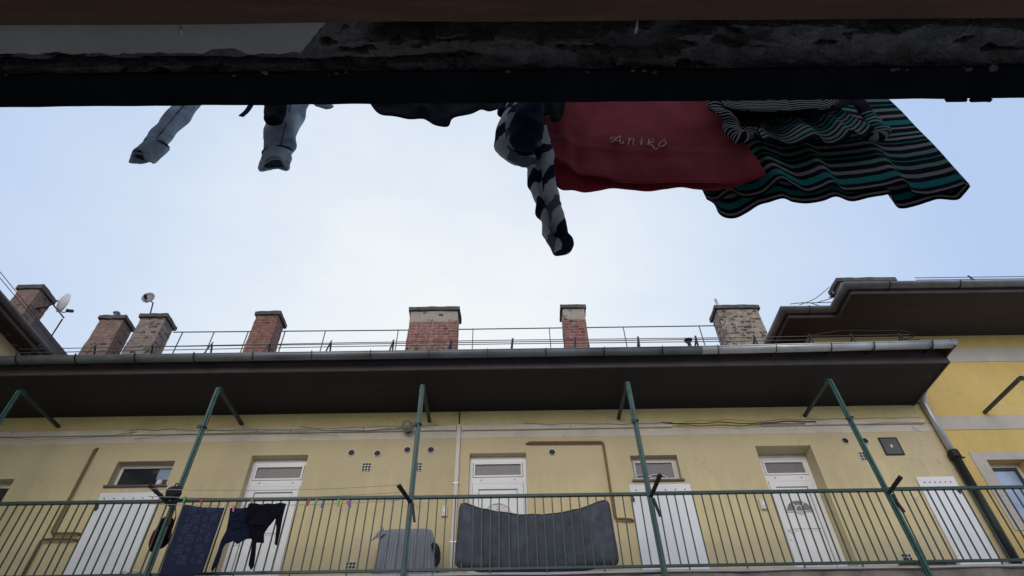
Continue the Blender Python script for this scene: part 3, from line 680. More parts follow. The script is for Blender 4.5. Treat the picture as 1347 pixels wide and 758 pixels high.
# ------------------------------------------------------------------ tall yellow house at right
YW = W - .02
yh = thing('yellow_house', 'taller bright yellow house with deep brown eaves at the right end', 'house', (9.5, YW, GZ))
yo = (7.99, 8.62, 3.95, 4.985, .22)
bm = new(); pierced_wall(bm, 7.45, 15, GZ, 7.69, YW, [yo])
quad(bm, [(7.45, YW, GZ), (7.45, YW+.02, GZ), (7.45, YW+.02, 7.69), (7.45, YW, 7.69)])
quad(bm, [(5.95, YW, 6.6), (7.45, YW, 6.6), (7.45, YW, 7.69), (5.95, YW, 7.69)]); quad(bm, [(5.95, YW, 6.6), (5.95, YW, 7.69), (5.95, 17, 7.69), (5.95, 17, 6.6)])
part('wall', bm, M['ywall'], yh, recalc=False)
bm = new(); box(bm, 7.452, 15, YW-.012, YW+.01, 7.03, 7.35); part('upper_band', bm, M['yband'], yh)
bm = new(); box(bm, 7.452, 15, YW-.012, YW+.01, 5.565, 5.84); part('lower_band', bm, M['yband'], yh)
bm = new(); frame_rect(bm, yo[0]-.21, yo[1]+.2, yo[2]-.1, yo[3]+.14, YW-.014, YW+.01, .001)
bm.free(); bm = new()
for a in ((yo[0]-.22, yo[0], yo[2]-.15, yo[3]+.14), (yo[1], yo[1]+.2, yo[2]-.15, yo[3]+.14), (yo[0], yo[1], yo[3], yo[3]+.14), (yo[0], yo[1], yo[2]-.15, yo[2])): box(bm, a[0], a[1], YW-.014, YW+.01, a[2], a[3])
part('window_surround', bm, M['yband'], yh)
bm = new(); yy = YW+.17; frame_rect(bm, yo[0], yo[1], yo[2], yo[3], yy, yy+.05, .06); wn = part('window', bm, M['wood_frame'], yh)
bm = new(); frame_rect(bm, yo[0]+.06, yo[1]-.06, yo[2]+.06, yo[3]-.06, yy-.012, yy+.03, .05); part('sash', bm, M['strut'], wn)
bm = new(); quad(bm, [(yo[0]+.1, yy+.01, yo[2]+.1), (yo[1]-.1, yy+.01, yo[2]+.1), (yo[1]-.1, yy+.01, yo[3]-.1), (yo[0]+.1, yy+.01, yo[3]-.1)]); part('pane', bm, M['glass_sky'], wn)
bm = new(); box(bm, yo[0]-.02, yo[1]+.02, YW-.06, yy, yo[2]-.02, yo[2]+.02); part('sill', bm, M['white'], wn)
sz = 7.68
bm = new()
for x0, x1, y0, y1 in ((6.35, 15, 8.04, 8.68), (5.4, 15, 8.68, 9.4), (5.4, 5.97, 9.4, 17)): box(bm, x0, x1, y0, y1, sz, sz+.03)
part('soffit', bm, M['soffit_brown'], yh)
ep = [(15, 8.02), (6.33, 8.02), (6.33, 8.66), (5.38, 8.66), (5.38, 17)]
bm = new()
for a, b in zip(ep, ep[1:]):
    bar(bm, (a[0], a[1], sz+.06), (b[0], b[1], sz+.06), .03, .16)
part('fascia', bm, M['fascia'], yh)
bm = new(); gp = [(15, 7.92, 7.8), (6.24, 7.92, 7.8), (6.24, 8.56, 7.8), (5.29, 8.56, 7.8), (5.29, 17, 7.8)]
half_gutter(bm, gp, .085); yg = part('gutter', bm, M['gutter'], yh)
for x, y_ in ((7.0, 7.92), (8.3, 7.92), (9.6, 7.92), (5.75, 8.56)):
    bm = new(); path = [(x, y_+math.cos(a)*.092, 7.802+math.sin(a)*.092) for a in [math.pi+math.pi*j/8 for j in range(9)]]
    for a, b in zip(path, path[1:]): bar(bm, a, b, .028, .006, up=(1, 0, 0))
    part('gutter_bracket', bm, M['dark_metal'], yg)
bm = new(); rz = 7.83
quad(bm, [(15, 7.95, rz), (6.27, 7.95, rz), (6.27, 8.58, rz+.27), (15, 8.58, rz+.27)])
quad(bm, [(15, 8.58, rz+.27), (5.32, 8.58, rz), (9, 12.5, rz+2.), (15, 12.5, rz+2.)]); quad(bm, [(5.32, 8.58, rz), (5.32, 17, rz), (9, 12.6, rz+2.), (9, 12.5, rz+2.)])
quad(bm, [(15, 12.5, rz+2.), (9, 12.5, rz+2.), (5.32, 17, rz), (15, 17, rz)]); part('roof', bm, M['tile'], yh)
chimney(yh, 7.16, 8.35, 9.24, 9.6, 8.0, 9.27, M['brick_brown'])
t = thing('snow_guard', 'two thin wires above the gutter of the taller yellow house', 'snow guard', (9, 8.3, 8.1))
for z in (8.34, 8.28):
    bm = new(); tube(bm, [(7.95, 8.3, z), (15, 8.3, z)], .008, 5); part('wire', bm, M['wire'], t)
for x in (9.0, 10.2): 
    bm = new(); bar(bm, (x-.06, 8.15, 8.0), (x+.02, 8.3, 8.38), .035, .008); part('bracket', bm, M['dark_metal'], t)
t = thing('lightning_wire', 'thin bowed wires tied to the small chimney over the stepped gutter', 'wire', (5.9, 8.8, 8.0))
for pts in (((5.6, 8.5, 7.85), (6.1, 8.7, 8.2), (6.95, 9.3, 9.1)), ((5.7, 8.45, 7.85), (6.3, 8.6, 8.0), (6.6, 8.9, 8.3), (6.97, 9.3, 9.0)), ((5.9, 8.45, 7.85), (6.35, 8.5, 8.05), (6.97, 9.3, 8.95)), ((5.4, 8.45, 7.83), (5.8, 8.5, 7.9), (6.1, 8.6, 7.86))):
    bm = new(); tube(bm, spline(pts, 16), .008, 5); part('wire', bm, M['wire'], t)

# ------------------------------------------------------------------ side wing at left
LX = -9.36
lw = thing('side_wing', 'pale yellow side wing with dark sloping eave at the left edge', 'house', (-11, 5, GZ))
bm = new(); quad(bm, [(LX, -6, GZ), (LX, 17, GZ), (LX, 17, 7.52), (LX, -6, 7.52)]); quad(bm, [(LX-8, -6, GZ), (LX, -6, GZ), (LX, -6, 7.52), (LX-8, -6, 7.52)]); part('wall', bm, M['pale_wall'], lw)
bm = new(); box(bm, LX, -9.0, -6.3, 17, 7.5, 7.53); part('soffit', bm, M['soffit_side'], lw)
bm = new(); box(bm, -8.995, -8.97, -6.3, 17, 7.48, 7.64); part('fascia', bm, M['fascia'], lw)
bm = new(); half_gutter(bm, [(-8.91, 17, 7.62), (-8.91, -6.3, 7.62)], .075); part('gutter', bm, M['gutter'], lw)
bm = new(); quad(bm, [(-8.93, -6.3, 7.64), (-8.93, 17, 7.64), (-13, 17, 9.7), (-13, -6.3, 9.7)]); part('roof', bm, M['tile'], lw)
chimney(lw, -9.66, -9.22, 8.62, 9.02, 7.5, 8.74, M['brick_brown'], 0, .04)
bm = new(); vs, fs = box(bm, -9.2, -9.05, 8.75, 10.1, 7.72, 8.02); part('parapet', bm, M['fascia'], lw)
t = thing('antenna_rod', 'bent thin antenna rod standing beside the white dish', 'antenna', (-8.95, 10.0, 7.98))
bm = new(); A = onY(64, 448, 10.0); B = onY(82, 420, 9.3); D = onY(62, 391, 9.0)
tube(bm, [A, B], .014, 6); tube(bm, [B+Vector((.02, 0, .03)), D], .014, 6); part('rod', bm, M['dark_metal'], t)
t = thing('eave_wires', 'pair of thin wires along the edge of the side wing roof', 'wire', (-8.8, 5, 7.8))
for dz in (0, .1):
    bm = new(); tube(bm, [(-9.05, 2, 8.0+dz), (-9.05, 12, 7.92+dz*.6)], .007, 5); part('wire', bm, M['wire'], t)

# ------------------------------------------------------------------ gallery floor
bm = new(); gs = thing('gallery_floor', 'stone gallery slab with pale drip edge under the green railing', 'gallery', (0, 8.7, 2.6))
bm = new(); box(bm, -9.35, 15, 8.23, W-.01, 2.72, FL-.03)
bmesh.ops.subdivide_edges(bm, edges=[e for e in bm.edges if abs(e.verts[0].co.x-e.verts[1].co.x) > 5], cuts=260, use_grid_fill=True)
for v in bm.verts:
    if v.co.y < 8.4: v.co += noise.noise_vector(v.co*3.1)*.025
part('slab', bm, M['stone'], gs)
bm = new(); box(bm, -9.35, 15, 8.19, W-.01, FL-.028, FL)
bmesh.ops.subdivide_edges(bm, edges=[e for e in bm.edges if abs(e.verts[0].co.x-e.verts[1].co.x) > 5], cuts=120, use_grid_fill=True)
for v in bm.verts:
    if v.co.y < 8.4: v.co.z += noise.noise(v.co*1.1)*.012
part('drip_edge', bm, M['lip'], gs)
for x in (-7.8, -4.6, -1.33, 2.0, 5.4, 8.5):
    bm = new(); box(bm, x-.05, x+.05, 8.25, W, 2.5, 2.715); part('bracket', bm, M['strut'], gs)

# posts with their struts
posts = [(-7.83, -7.83), (-4.648, -4.636), (-1.362, -1.349), (1.964, 1.998), (5.264, 5.385), (8.46, 8.55)]
plab = ['green steel post at the far left, only its bent top showing', 'green steel post carrying the dark cloth bag beside the navy towel', 'green steel post in front of the grey blanket',
        'green steel post in front of the frosted window', 'green steel post beside the grey meter door', 'green steel post of the yellow house, only its strut showing']
PY_ = 8.13
for (xt, xb), lb in zip(posts, plab):
    t = thing('gallery_post', lb, 'post', (xb, PY_, FL-.4), 'green posts along the gallery')
    bm = new(); d = Vector((xt-xb, 0, 5.86-2.5))
    bar(bm, (xb, PY_, 2.45), (xt, PY_, 5.83), .074, .03, up=(0, 1, 0)); bar(bm, (xb, PY_-.005, 2.45), (xt, PY_-.005, 5.83), .024, .074, up=(0, 1, 0))
    part('upright', bm, M['post'], t)
    bm = new(); bar(bm, (xt, PY_+.1, 5.868), (xt*1.003, W, 5.905), .055, .045); part('strut', bm, M['strut'], t)
    bm = new(); el = [(xt, PY_-.002, 5.79), (xt, PY_+.004, 5.83), (xt, PY_+.035, 5.858), (xt, PY_+.115, 5.869)]
    for a, b in zip(el, el[1:]): bar(bm, a, b, .062, .05, up=(0, 1, 0) if b[2]-a[2] > .02 else (0, 0, 1))
    part('elbow', bm, M['post'], t)
    for k in (.62, .8):
        pass
    bm = new(); zc = 5.1; xc = xb+(xt-xb)*(zc-2.45)/3.38; box(bm, xc-.05, xc+.05, PY_-.05, PY_+.03, zc, zc+.018); box(bm, xc-.07, xc-.02, PY_-.055, PY_-.045, zc-.03, zc+.03); part('clamp', bm, M['dark_metal'], t)

# railing bays
RY_ = 8.175; bays = [-7.83, -4.642, -1.355, 1.98, 5.33, 8.5]
rlab = ['green railing bay in front of the left white board', 'green railing bay behind the hanging navy towel and dark washing', 'green railing bay with the charcoal mattress behind it',
        'green railing bay in front of the right panelled door', 'green railing bay in front of the downpipe and narrow board']
for i, lb in enumerate(rlab):
    a, b = bays[i], bays[i+1]
    t = thing('railing', lb, 'railing', ((a+b)/2, RY_, FL), 'green railing bays along the gallery')
    zs0 = 3.955 + .006*math.sin(i*2.); zb = 2.965
    bm = new(); bar(bm, (a+.01, RY_-.01, zs0), (b-.01, RY_-.01, zs0-.004), .05, .038); part('top_rail', bm, M['rail'], t)
    bm = new(); bar(bm, (a+.01, RY_, zb), (b-.01, RY_, zb), .03, .032); part('bottom_rail', bm, M['rail'], t)
    n = int(round((b-a)/.1225)); 
    for k in range(1, n):
        x = a+(b-a)*k/n + random.uniform(-.006, .006)
        bm = new(); zz = FL-.005 if k % 6 == 3 else zb-.016
        bar(bm, (x+random.uniform(-.009, .009), RY_+random.uniform(-.004, .004), zz), (x, RY_, zs0-.02), .0155, .0155); part('baluster', bm, M['rail'], t)

# clothes arms on posts, far clothes lines
arms = [((-4.66, 8.1, 3.86), (-4.93, 7.86, 4.05), 'black clothesline arm reaching left past the dark cloth bag'), ((-1.35, 8.1, 3.85), (-1.5, 7.85, 3.98), 'black clothesline arm on the post before the blanket'),
        ((1.99, 8.1, 3.87), (2.12, 7.85, 4.08), 'thick black clothesline arm in front of the frosted window'), ((5.33, 8.1, 3.87), (5.43, 7.83, 3.98), 'black clothesline arm below the grey meter door')]
for a, b, lb in arms:
    t = thing('clothesline_bracket', lb, 'clothesline arm', a, 'black clothesline arms on the gallery posts')
    bm = new(); bar(bm, a, b, .05, .035, w2=.06); bevel(bm, .006, 1); part('arm', bm, M['black'], t)
    s = (Vector(a)+Vector((.03, 0, -.02))); bm = new(); bar(bm, s, s+Vector((.05, -.01, -.26)), .035, .03); part('brace', bm, M['black'], t)
    d = (Vector(b)-Vector(a)); bm = new()
    for k in (.2, .45, .7, .92): p = Vector(a)+d*k; lathe(bm, [(.006, -.04), (.012, -.036), (.012, .036), (.006, .04)], p, 8)
    part('line_hook', bm, M['screw'], t)
t = thing('clothesline', 'thin clotheslines strung between the two left green posts', 'clothesline', (-3, 7.86, 3.9))
for y_, z in ((7.85, 3.985), (7.9, 3.9), (7.98, 3.83)):
    bm = new(); pts = [(-4.9+3.42*k/12, y_, z-.05*4*(k/12)*(1-k/12)) for k in range(13)]; tube(bm, pts, .0045, 5); part('line', bm, M['wire_pale'], t)

# ------------------------------------------------------------------ cloth helpers
def sheet(bm, top, hem, nt_=26, ns=70, fold=None, uvw=1., pw=1.6, mi=0, rough_n=.006, seed=0.):
    """hanging cloth: top and hem are world points, folds (y) grow toward the hem; UV.y = metres up from the hem"""
    T = spline(top, ns); H = spline(hem, ns); uv = bm.loops.layers.uv.verify(); G = []
    for i in range(ns):
        row = []; L = (H[i]-T[i]).length
        for j in range(nt_):
            t = j/(nt_-1); p = T[i].lerp(H[i], t)
            p.y = T[i].y + (H[i].y-T[i].y)*t**pw
            if fold: p += fold(i/(ns-1), t)
            nv = noise.noise_vector(Vector((i/ns*7+seed, t*6, seed)))
            p += Vector((nv.x*.3, nv.y, nv.z*.2))*rough_n*(.3+t) 
            row.append((bm.verts.new(p), (i/(ns-1)*uvw, L*(1-t))))
        G.append(row)
    for i in range(ns-1):
        for j in range(nt_-1):
            q = (G[i][j], G[i][j+1], G[i+1][j+1], G[i+1][j]); f = bm.faces.new([v for v, _ in q]); f.smooth = True; f.material_index = mi
            for lp, (_, c) in zip(f.loops, q): lp[uv].uv = c
    return G
def thick(o, t, off=0.):
    m = o.modifiers.new('thickness', 'SOLIDIFY'); m.thickness = t; m.offset = off
def smooth(o, n=1):
    m = o.modifiers.new('smooth', 'SUBSURF'); m.levels = n; m.render_levels = n
def polycloth(bm, outline, y, seed=0., amp=.03, freq=6., cuts=3):
    """cloth with a free outline: (x, z) pairs, filled, subdivided and rippled"""
    vs = [bm.verts.new((x, y, z)) for x, z in outline]
    es = [bm.edges.new((vs[i], vs[(i+1) % len(vs)])) for i in range(len(vs))]
    bmesh.ops.triangle_fill(bm, use_beauty=True, use_dissolve=False, edges=es)
    for _ in range(cuts): bmesh.ops.subdivide_edges(bm, edges=list(bm.edges), cuts=1)
    for v in bm.verts:
        c = v.co; c.y += amp*(math.sin(c.x*freq*6+seed+c.z*1.5)*.6 + noise.noise(Vector((c.x*freq, seed, c.z*freq*.4)))*1.2)
    for f in bm.faces: f.smooth = True

# ------------------------------------------------------------------ things on the far gallery
# mattress sagging behind the balusters
bm = new(); nx, nz_ = 40, 16; x0, x1 = -.70, 1.44; yF = 8.215; Tm = .15
def mat_pt(u, v, side):
    x = x0+(x1-x0)*u; sag = 4*u*(1-u); zt = 3.905-.165*sag + .01*math.sin(u*9); zb_ = 2.99-.045*sag
    z = zb_+(zt-zb_)*v
    cx_, cz_ = min(u, 1-u)*(x1-x0), min(v, 1-v)*(zt-zb_); cr = .09
    if cx_ < cr and cz_ < cr:
        dd = math.hypot(cr-cx_, cr-cz_); mx_ = max(cr-cx_, cr-cz_)
        if dd > 1e-6:
            k_ = mx_/dd; x = x+(1 if u < .5 else -1)*(cr-cx_)*(1-k_); z = z+(1 if v < .5 else -1)*(cr-cz_)*(1-k_)
    edge = min(1, min(u, 1-u)/.035)*min(1, min(v, 1-v)/.09); e = math.sqrt(max(0, 1-(1-edge)**2))
    bulge = .028*math.sin(math.pi*v)
    p = Vector((x + (.03*(v-.5)*(1 if u > .5 else -1)*-1*abs(u-.5)*2), 0, z))
    rip = noise.noise(Vector((u*9, v*3, 2)))*.02 + .007*math.sin(u*43+v*3) + noise.noise(Vector((u*30, v*9, 6)))*.008 + .018*math.exp(-((v-.28-(.1-u)*1.6)/.035)**2)*(1 if u < .12 else 0)
    fw = .085*(max(0, 1-u/.13)**.5 if u < .13 else 0) + .085*(max(0, 1-(1-u)/.19)**.5 if u > .81 else 0)
    rip -= fw
    p.y = (yF + (1-e)*Tm/2 - bulge*.3 + rip + .01) if side == 0 else (yF + Tm - (1-e)*Tm/2 + bulge*.3 - fw)
    return p
Gm = [[[bm.verts.new(mat_pt(i/nx, j/nz_, s)) for j in range(nz_+1)] for i in range(nx+1)] for s in (0, 1)]
for s in (0, 1):
    for i in range(nx):
        for j in range(nz_):
            q = (Gm[s][i][j], Gm[s][i+1][j], Gm[s][i+1][j+1], Gm[s][i][j+1]); f = bm.faces.new(q if s == 0 else q[::-1]); f.smooth = True
edge = [(i, 0) for i in range(nx)]+[(nx, j) for j in range(nz_)]+[(i, nz_) for i in range(nx, 0, -1)]+[(0, j) for j in range(nz_, 0, -1)]
for a, b in zip(edge, edge[1:]+edge[:1]):
    f = bm.faces.new((Gm[0][a[0]][a[1]], Gm[1][a[0]][a[1]], Gm[1][b[0]][b[1]], Gm[0][b[0]][b[1]])); f.smooth = True
t = thing('mattress', 'charcoal mattress sagging upright against the inside of the railing', 'mattress', (.37, 8.28, FL))
mo = part('cover', bm, M['matt'], t); smooth(mo)
bm = new(); pts = [mat_pt(u/40, .985, 0) + Vector((0, .02, .004)) for u in range(1, 40)]; tube(bm, pts, .008, 6); pts = [mat_pt(.985, v/20, 0)+Vector((.004, .02, 0)) for v in range(1, 20)]; tube(bm, pts, .008, 6)
part('piping', bm, M['matt'], t)
# blanket covered box
bm = new(); bx0, bx1, by0, by1, bz1 = -1.87, -1.12, 8.9, W-.03, 3.85; uv = bm.loops.layers.uv.verify()
nu, nv_ = 56, 22
def blk(u, v):
    ang = u; # 0..1 across left side, front, right side
    if u < .2: x = bx0-.0; y_ = by1-(by1-by0)*u/.2
    elif u > .8: x = bx1; y_ = by0+(by1-by0)*(u-.8)/.2
    else: x = bx0+(bx1-bx0)*(u-.2)/.6; y_ = by0
    z = bz1-(bz1-FL-.02)*v; k = v**1.2
    out = .13*k
    if u < .2: x -= out*.7
    elif u > .8: x += out
    else:
        y_ -= out*.5; x += (x-(bx0+bx1)/2)*.25*k
    x += .03*k*math.sin(u*31+1); y_ += .035*k*math.sin(u*43) + .012*noise.noise(Vector((u*12, v*4, 0)))
    r_ = .11; q_ = z-(bz1-r_)
    if q_ > 0:
        ins = r_-math.sqrt(max(0, r_*r_-q_*q_)); cxm = (bx0+bx1)/2; x -= ins*(1 if x > cxm else -1)*min(1, abs(x-cxm)/.25); y_ += ins*(1 if y_ < 9.08 else -1)*.6
    y_ += -.03*max(0, math.sin(u*22+v*7-1.5))*k - .02*math.exp(-((u-.45-.15*v)/.02)**2)*v - .02*math.exp(-((u-.66-.08*v)/.015)**2)*v
    return Vector((x, y_, z))
Gb = [[bm.verts.new(blk(i/nu, j/nv_)) for j in range(nv_+1)] for i in range(nu+1)]
for i in range(nu):
    for j in range(nv_):
        ids = ((i, j), (i, j+1), (i+1, j+1), (i+1, j)); f = bm.faces.new([Gb[a][b] for a, b in ids]); f.smooth = True
        for lp, (a, b) in zip(f.loops, ids): lp[uv].uv = (a/nu*1.5, b/nv_)
f = bm.faces.new([Gb[i][0] for i in range(nu+1)])
t = thing('covered_box', 'grey striped blanket draped over a box against the yellow wall', 'covered box', (-1.5, 9.1, FL))
part('blanket', bm, M['blanket'], t, keepuv=True)
bm = new(); polycloth(bm, [(-2.0, 3.62), (-1.85, 3.85), (-1.8, 3.74), (-1.93, 3.66)], 8.86, 1, .01); part('blanket_corner', bm, M['blanket'], t)
bm = new(); tube(bm, spline([(-1.1, 8.86, 3.6), (-1.04, 8.84, 3.5), (-1.0, 8.85, 3.38), (-1.03, 8.86, 3.28)], 12), [.02, .03, .045, .05, .05, .05, .045, .04, .045, .04, .03, .02], 10, wob=.02, seed=3); part('hanging_bundle', bm, M['denim_dark'], t)
# navy patterned towel
bm = new(); TY = 7.86
sheet(bm, [(-4.35, TY+.02, 3.765), (-4.1, TY+.01, 3.72), (-3.79, TY, 3.70)], [(-4.33, TY-.01, 2.83), (-4.15, TY-.03, 2.815), (-3.97, TY+.01, 2.82), (-3.80, TY-.01, 2.835)], 26, 30, lambda s, t: Vector((0, .02*t*math.sin(s*13), 0)), .57, 1.3)
o = solo('hanging_towel', bm, M['navy_towel'], 'navy towel with faded square pattern pegged below the railing top', 'towel', keepuv=True); thick(o, .008)
# dark washing beside it
def px2(lst, d): return [((p := onY(x, y_, d)).x, p.z) for x, y_ in lst]
bm = new(); polycloth(bm, px2([(303, 669), (316, 668.5), (329, 668), (336, 690), (334, 709), (324, 709), (318, 712), (312, 716), (306, 711), (298, 715), (293, 722), (291, 733), (286, 744), (279, 753), (277.5, 748), (282, 737), (287, 725), (291, 711), (298, 699), (301, 684)], 7.9), 7.9, .4, .02)
o = solo('hanging_blouse', bm, M['navy_cloth'], 'dark navy top with long trailing sleeve beside the navy towel', 'clothing'); thick(o, .006)
bm = new(); polycloth(bm, px2([(327, 662.5), (345, 663), (360, 662), (376, 662), (372, 680), (368, 700), (364, 717), (361, 716), (364, 695), (363, 683), (353, 692), (347, 702), (347, 714), (337, 714), (336, 730), (334, 745), (330, 750), (326, 742), (329, 725), (331, 712), (326, 690), (322, 683)], 7.86), 7.86, 2.4, .022)
o = solo('hanging_shirt', bm, M['black_cloth'], 'crumpled black shirt pegged nearest to the second white door', 'clothing'); thick(o, .006)
# cloth bag, backpack, coil
bm = new(); bmesh.ops.create_uvsphere(bm, u_segments=24, v_segments=16, radius=.115)
for v in bm.verts:
    v.co.z *= .85; v.co.y *= .7; v.co += noise.noise_vector(v.co*9)*.03
    if v.co.z > .05: v.co.x += .05*(v.co.z-.05)*8*(1 if v.co.x > 0 else -.3)
bmesh.ops.translate(bm, verts=list(bm.verts), vec=(-4.63, 8.0, 3.99))
for f in bm.faces: f.smooth = True
t = thing('peg_bag', 'dark grey cloth bag hooked on the green post above the railing', 'bag', (-4.63, 8.0, 3.88)); part('body', bm, M['bag'], t)
bm = new(); tube(bm, spline([(-4.66, 8.02, 4.06), (-4.64, 7.99, 4.13), (-4.6, 8.0, 4.1), (-4.58, 8.03, 4.04)], 12), .008, 6); part('cord', bm, M['black'], t)
t = thing('backpack', 'black backpack with red straps hanging behind the post beside the navy towel', 'backpack', (-4.6, 8.3, 3.05))
bm = new(); bmesh.ops.create_uvsphere(bm, u_segments=24, v_segments=18, radius=.2)
for v in bm.verts:
    v.co.z *= 1.2; v.co.y *= .5; v.co.x *= .62 - .25*v.co.z/.3; v.co += noise.noise_vector(v.co*6)*.05
bmesh.ops.translate(bm, verts=list(bm.verts), vec=onY(214, 703, 8.3))
for f in bm.faces: f.smooth = True
part('body', bm, M['bag_black'], t)
for i, pts in enumerate((tuple(onY(x, y_, 8.22) for x, y_ in ((203, 698), (197, 712), (196, 724), (191, 737))), tuple(onY(x, y_, 8.22) for x, y_ in ((231, 668), (231, 680), (226, 694), (222, 708))))):
    bm = new(); P = spline(pts, 10)
    for a, b in zip(P, P[1:]): bar(bm, a, b, .018, .006)
    part('strap', bm, M['strap_red'], t)
bm = new()
for k in range(5):
    c = Vector((-4.85+random.uniform(-.06, .06), 8.33, FL+.03+.014*k)); rr = .2+random.uniform(-.04, .04)
    tube(bm, [c+Vector((math.cos(a)*rr, math.sin(a)*rr*.6, random.uniform(-.006, .02))) for a in [2*math.pi*j/24 for j in range(25)]], .009, 6)
solo('cable_coil', bm, M['conduit'], 'coil of pale cable lying on the gallery floor at the post foot', 'cable')
bm = new(); box(bm, 5.12, 5.86, 8.215, 8.3, FL+.003, FL+.045); bevel(bm, .006, 1)
solo('wood_plank', bm, M['wood'], 'bare wooden plank lying at the gallery edge near the narrow board', 'plank')
# pegs
pegs = [(243, 657, 'green', 'green clothes peg at the left corner of the navy towel'), (265, 659, 'red', 'red clothes peg above the middle of the navy towel'), (294, 667, 'white', 'white clothes peg at the right corner of the navy towel'),
        (331, 661, 'pink', 'pink clothes peg at the left shoulder of the black shirt'), (307, 669, 'pink', 'pink clothes peg at the corner of the dark navy top'),
        (406, 661, 'red', 'red clothes peg alone just right of the second white door'), (416, 661, 'green', 'green clothes peg on the empty line past the black shirt'),
        (425, 663, 'blue', 'blue clothes peg on the empty line past the black shirt'), (445, 661, 'green', 'green clothes peg in the right cluster on the empty line'),
        (449, 662, 'yellow', 'yellow clothes peg on the empty clothesline'), (457, 661, 'red', 'red clothes peg nearest to the post before the blanket'), (460, 663, 'blue', 'blue clothes peg nearest to the post before the blanket')]
for x, y_, c, lb in pegs:
    p = onY(x, y_, 7.87); bm = new(); a = random.uniform(-.02, .02)
    bar(bm, p+Vector((a, -.004, -.045)), p+Vector((0, -.008, .04)), .017, .01, up=(0, 1, 0)); bar(bm, p+Vector((a, .008, -.045)), p+Vector((.004, .012, .04)), .017, .01, up=(0, 1, 0))
    bar(bm, p+Vector((-.01, 0, .0)), p+Vector((.01, 0, .0)), .012)
    solo('clothes_peg', bm, M['peg_'+c], lb, 'clothes peg', group='clothes pegs on the far clothesline')

# ------------------------------------------------------------------ near gallery overhead
og = thing('near_gallery', 'dark underside of the gallery overhead with crumbling concrete and a steel edge beam', 'gallery', (0, .6, 2.2))
SZ = 2.36
bm = new(); nx, ny = 460, 48
Gc = []
for i in range(nx+1):
    row = []
    for j in range(ny+1):
        x = -3.4+6.8*i/nx; y_ = .82+.34*j/ny; p = Vector((x, y_, SZ))
        h = noise.fractal(Vector((x*5, y_*9, 1)), 1., 2., 5)*.026 + max(0, noise.noise(Vector((x*2.3, y_*5, 4))))*.05
        edge_d = max(0, noise.noise(Vector((x*1.7, 3, 0)))*.5+.5) * max(0, (y_-1.03)/.13)
        h += .05*edge_d                                   # the crumbled hollow beside the beam
        if x < -.45: h *= .45
        sm = lambda q: max(0., min(1., q))
        nn = noise.noise(Vector((x*2.1, 5, 0)))*.035 + noise.noise(Vector((x*7, 9, 0)))*.02
        if x > -.55: h += .13*sm((.965+nn+(.03 if x < .6 else 0.)-y_)/.02)*sm((x+.55)/.1)*sm(1.2-2.2*noise.noise(Vector((x*1.3, 2, 8))))
        h += .1*sm((y_-1.062-nn*.5)/.008)*sm((.05-x)/.3)*(1-sm((y_-1.09-nn*.25)/.006))
        hol = noise.fractal(Vector((x*2.6, y_*10, 11)), 1., 2.1, 5)
        h += .09*sm((hol-.22)/.06)*sm((x+.5)/.12)*sm((1.15-x)/.5)*sm((1.085-y_)/.01)
        h += .05*sm((noise.fractal(Vector((x*4, y_*12, 21)), 1., 2., 4)-.35)/.05)
        p.z += h-.03; row.append(bm.verts.new(p))
    Gc.append(row)
for i in range(nx):
    for j in range(ny): bm.faces.new((Gc[i][j], Gc[i+1][j], Gc[i+1][j+1], Gc[i][j+1]))
part('broken_concrete', bm, M['concrete'], og, recalc=False)
bm = new(); box(bm, -6, 6, -1.2, 1.2, 2.62, 2.75); part('slab', bm, M['concrete'], og)
# whitewash patch with ragged edge
bm = new(); n = 240; prev = None
for i in range(n+1):
    x = -3.4+(3.4-.66)*i/n; t_ = max(0, (x+.78)/.12)
    ye = 1.035 + .03*noise.fractal(Vector((x*5, 0, 7)), 1., 2., 5) + .02*noise.noise(Vector((x*1.4, 3, 3))) - .03*max(0, math.sin(x*2.2+1.2)) - .12*t_
    if noise.noise(Vector((x*9, 2, 2))) > .42: ye -= .02
    ye = max(ye, .87); a, b = bm.verts.new((x, .82, 2.322)), bm.verts.new((x, ye, 2.322+.004*noise.noise(Vector((x*5, 1, 1)))))
    a2, b2 = bm.verts.new((x, .82, 2.345)), bm.verts.new((x, ye+.004, 2.345))
    if prev:
        bm.faces.new((prev[0], a, b, prev[1])); bm.faces.new((prev[1], b, b2, prev[3]))
    prev = (a, b, a2, b2)
part('whitewash', bm, M['plast_patch'], og)
bm = new(); box(bm, -6, 6, 1.112, 1.246, 2.3, 2.318); box(bm, -6, 6, 1.238, 1.25, 2.319, 2.74)
bmesh.ops.subdivide_edges(bm, edges=[e for e in bm.edges if abs(e.verts[0].co.x-e.verts[1].co.x) > 5], cuts=300, use_grid_fill=True)
for v in bm.verts: v.co.y += noise.noise(v.co*7)*.0035; v.co.z += noise.noise(v.co*3+Vector((4, 0, 0)))*.003
part('edge_beam', bm, M['steel_beam'], og)
bm = new(); box(bm, -6, 6, .35, .902, 2.26, 2.3)
bmesh.ops.subdivide_edges(bm, edges=[e for e in bm.edges if abs(e.verts[0].co.x-e.verts[1].co.x) > 5], cuts=80, use_grid_fill=True)
for v in bm.verts:
    if v.co.y > .8: v.co.y += noise.noise(v.co*1.3)*.006
part('timber_board', bm, M['brown_board'], og)
for px_, a, b in ((238, 32, 46), (839, 24, 44)):
    bm = new(); P0 = onZ(px_, a, 2.33); P1 = onZ(px_+(2 if px_ < 500 else -3), b, 2.31); tube(bm, [P0, P1], .006, 6); part('nail', bm, M['zinc'], og)
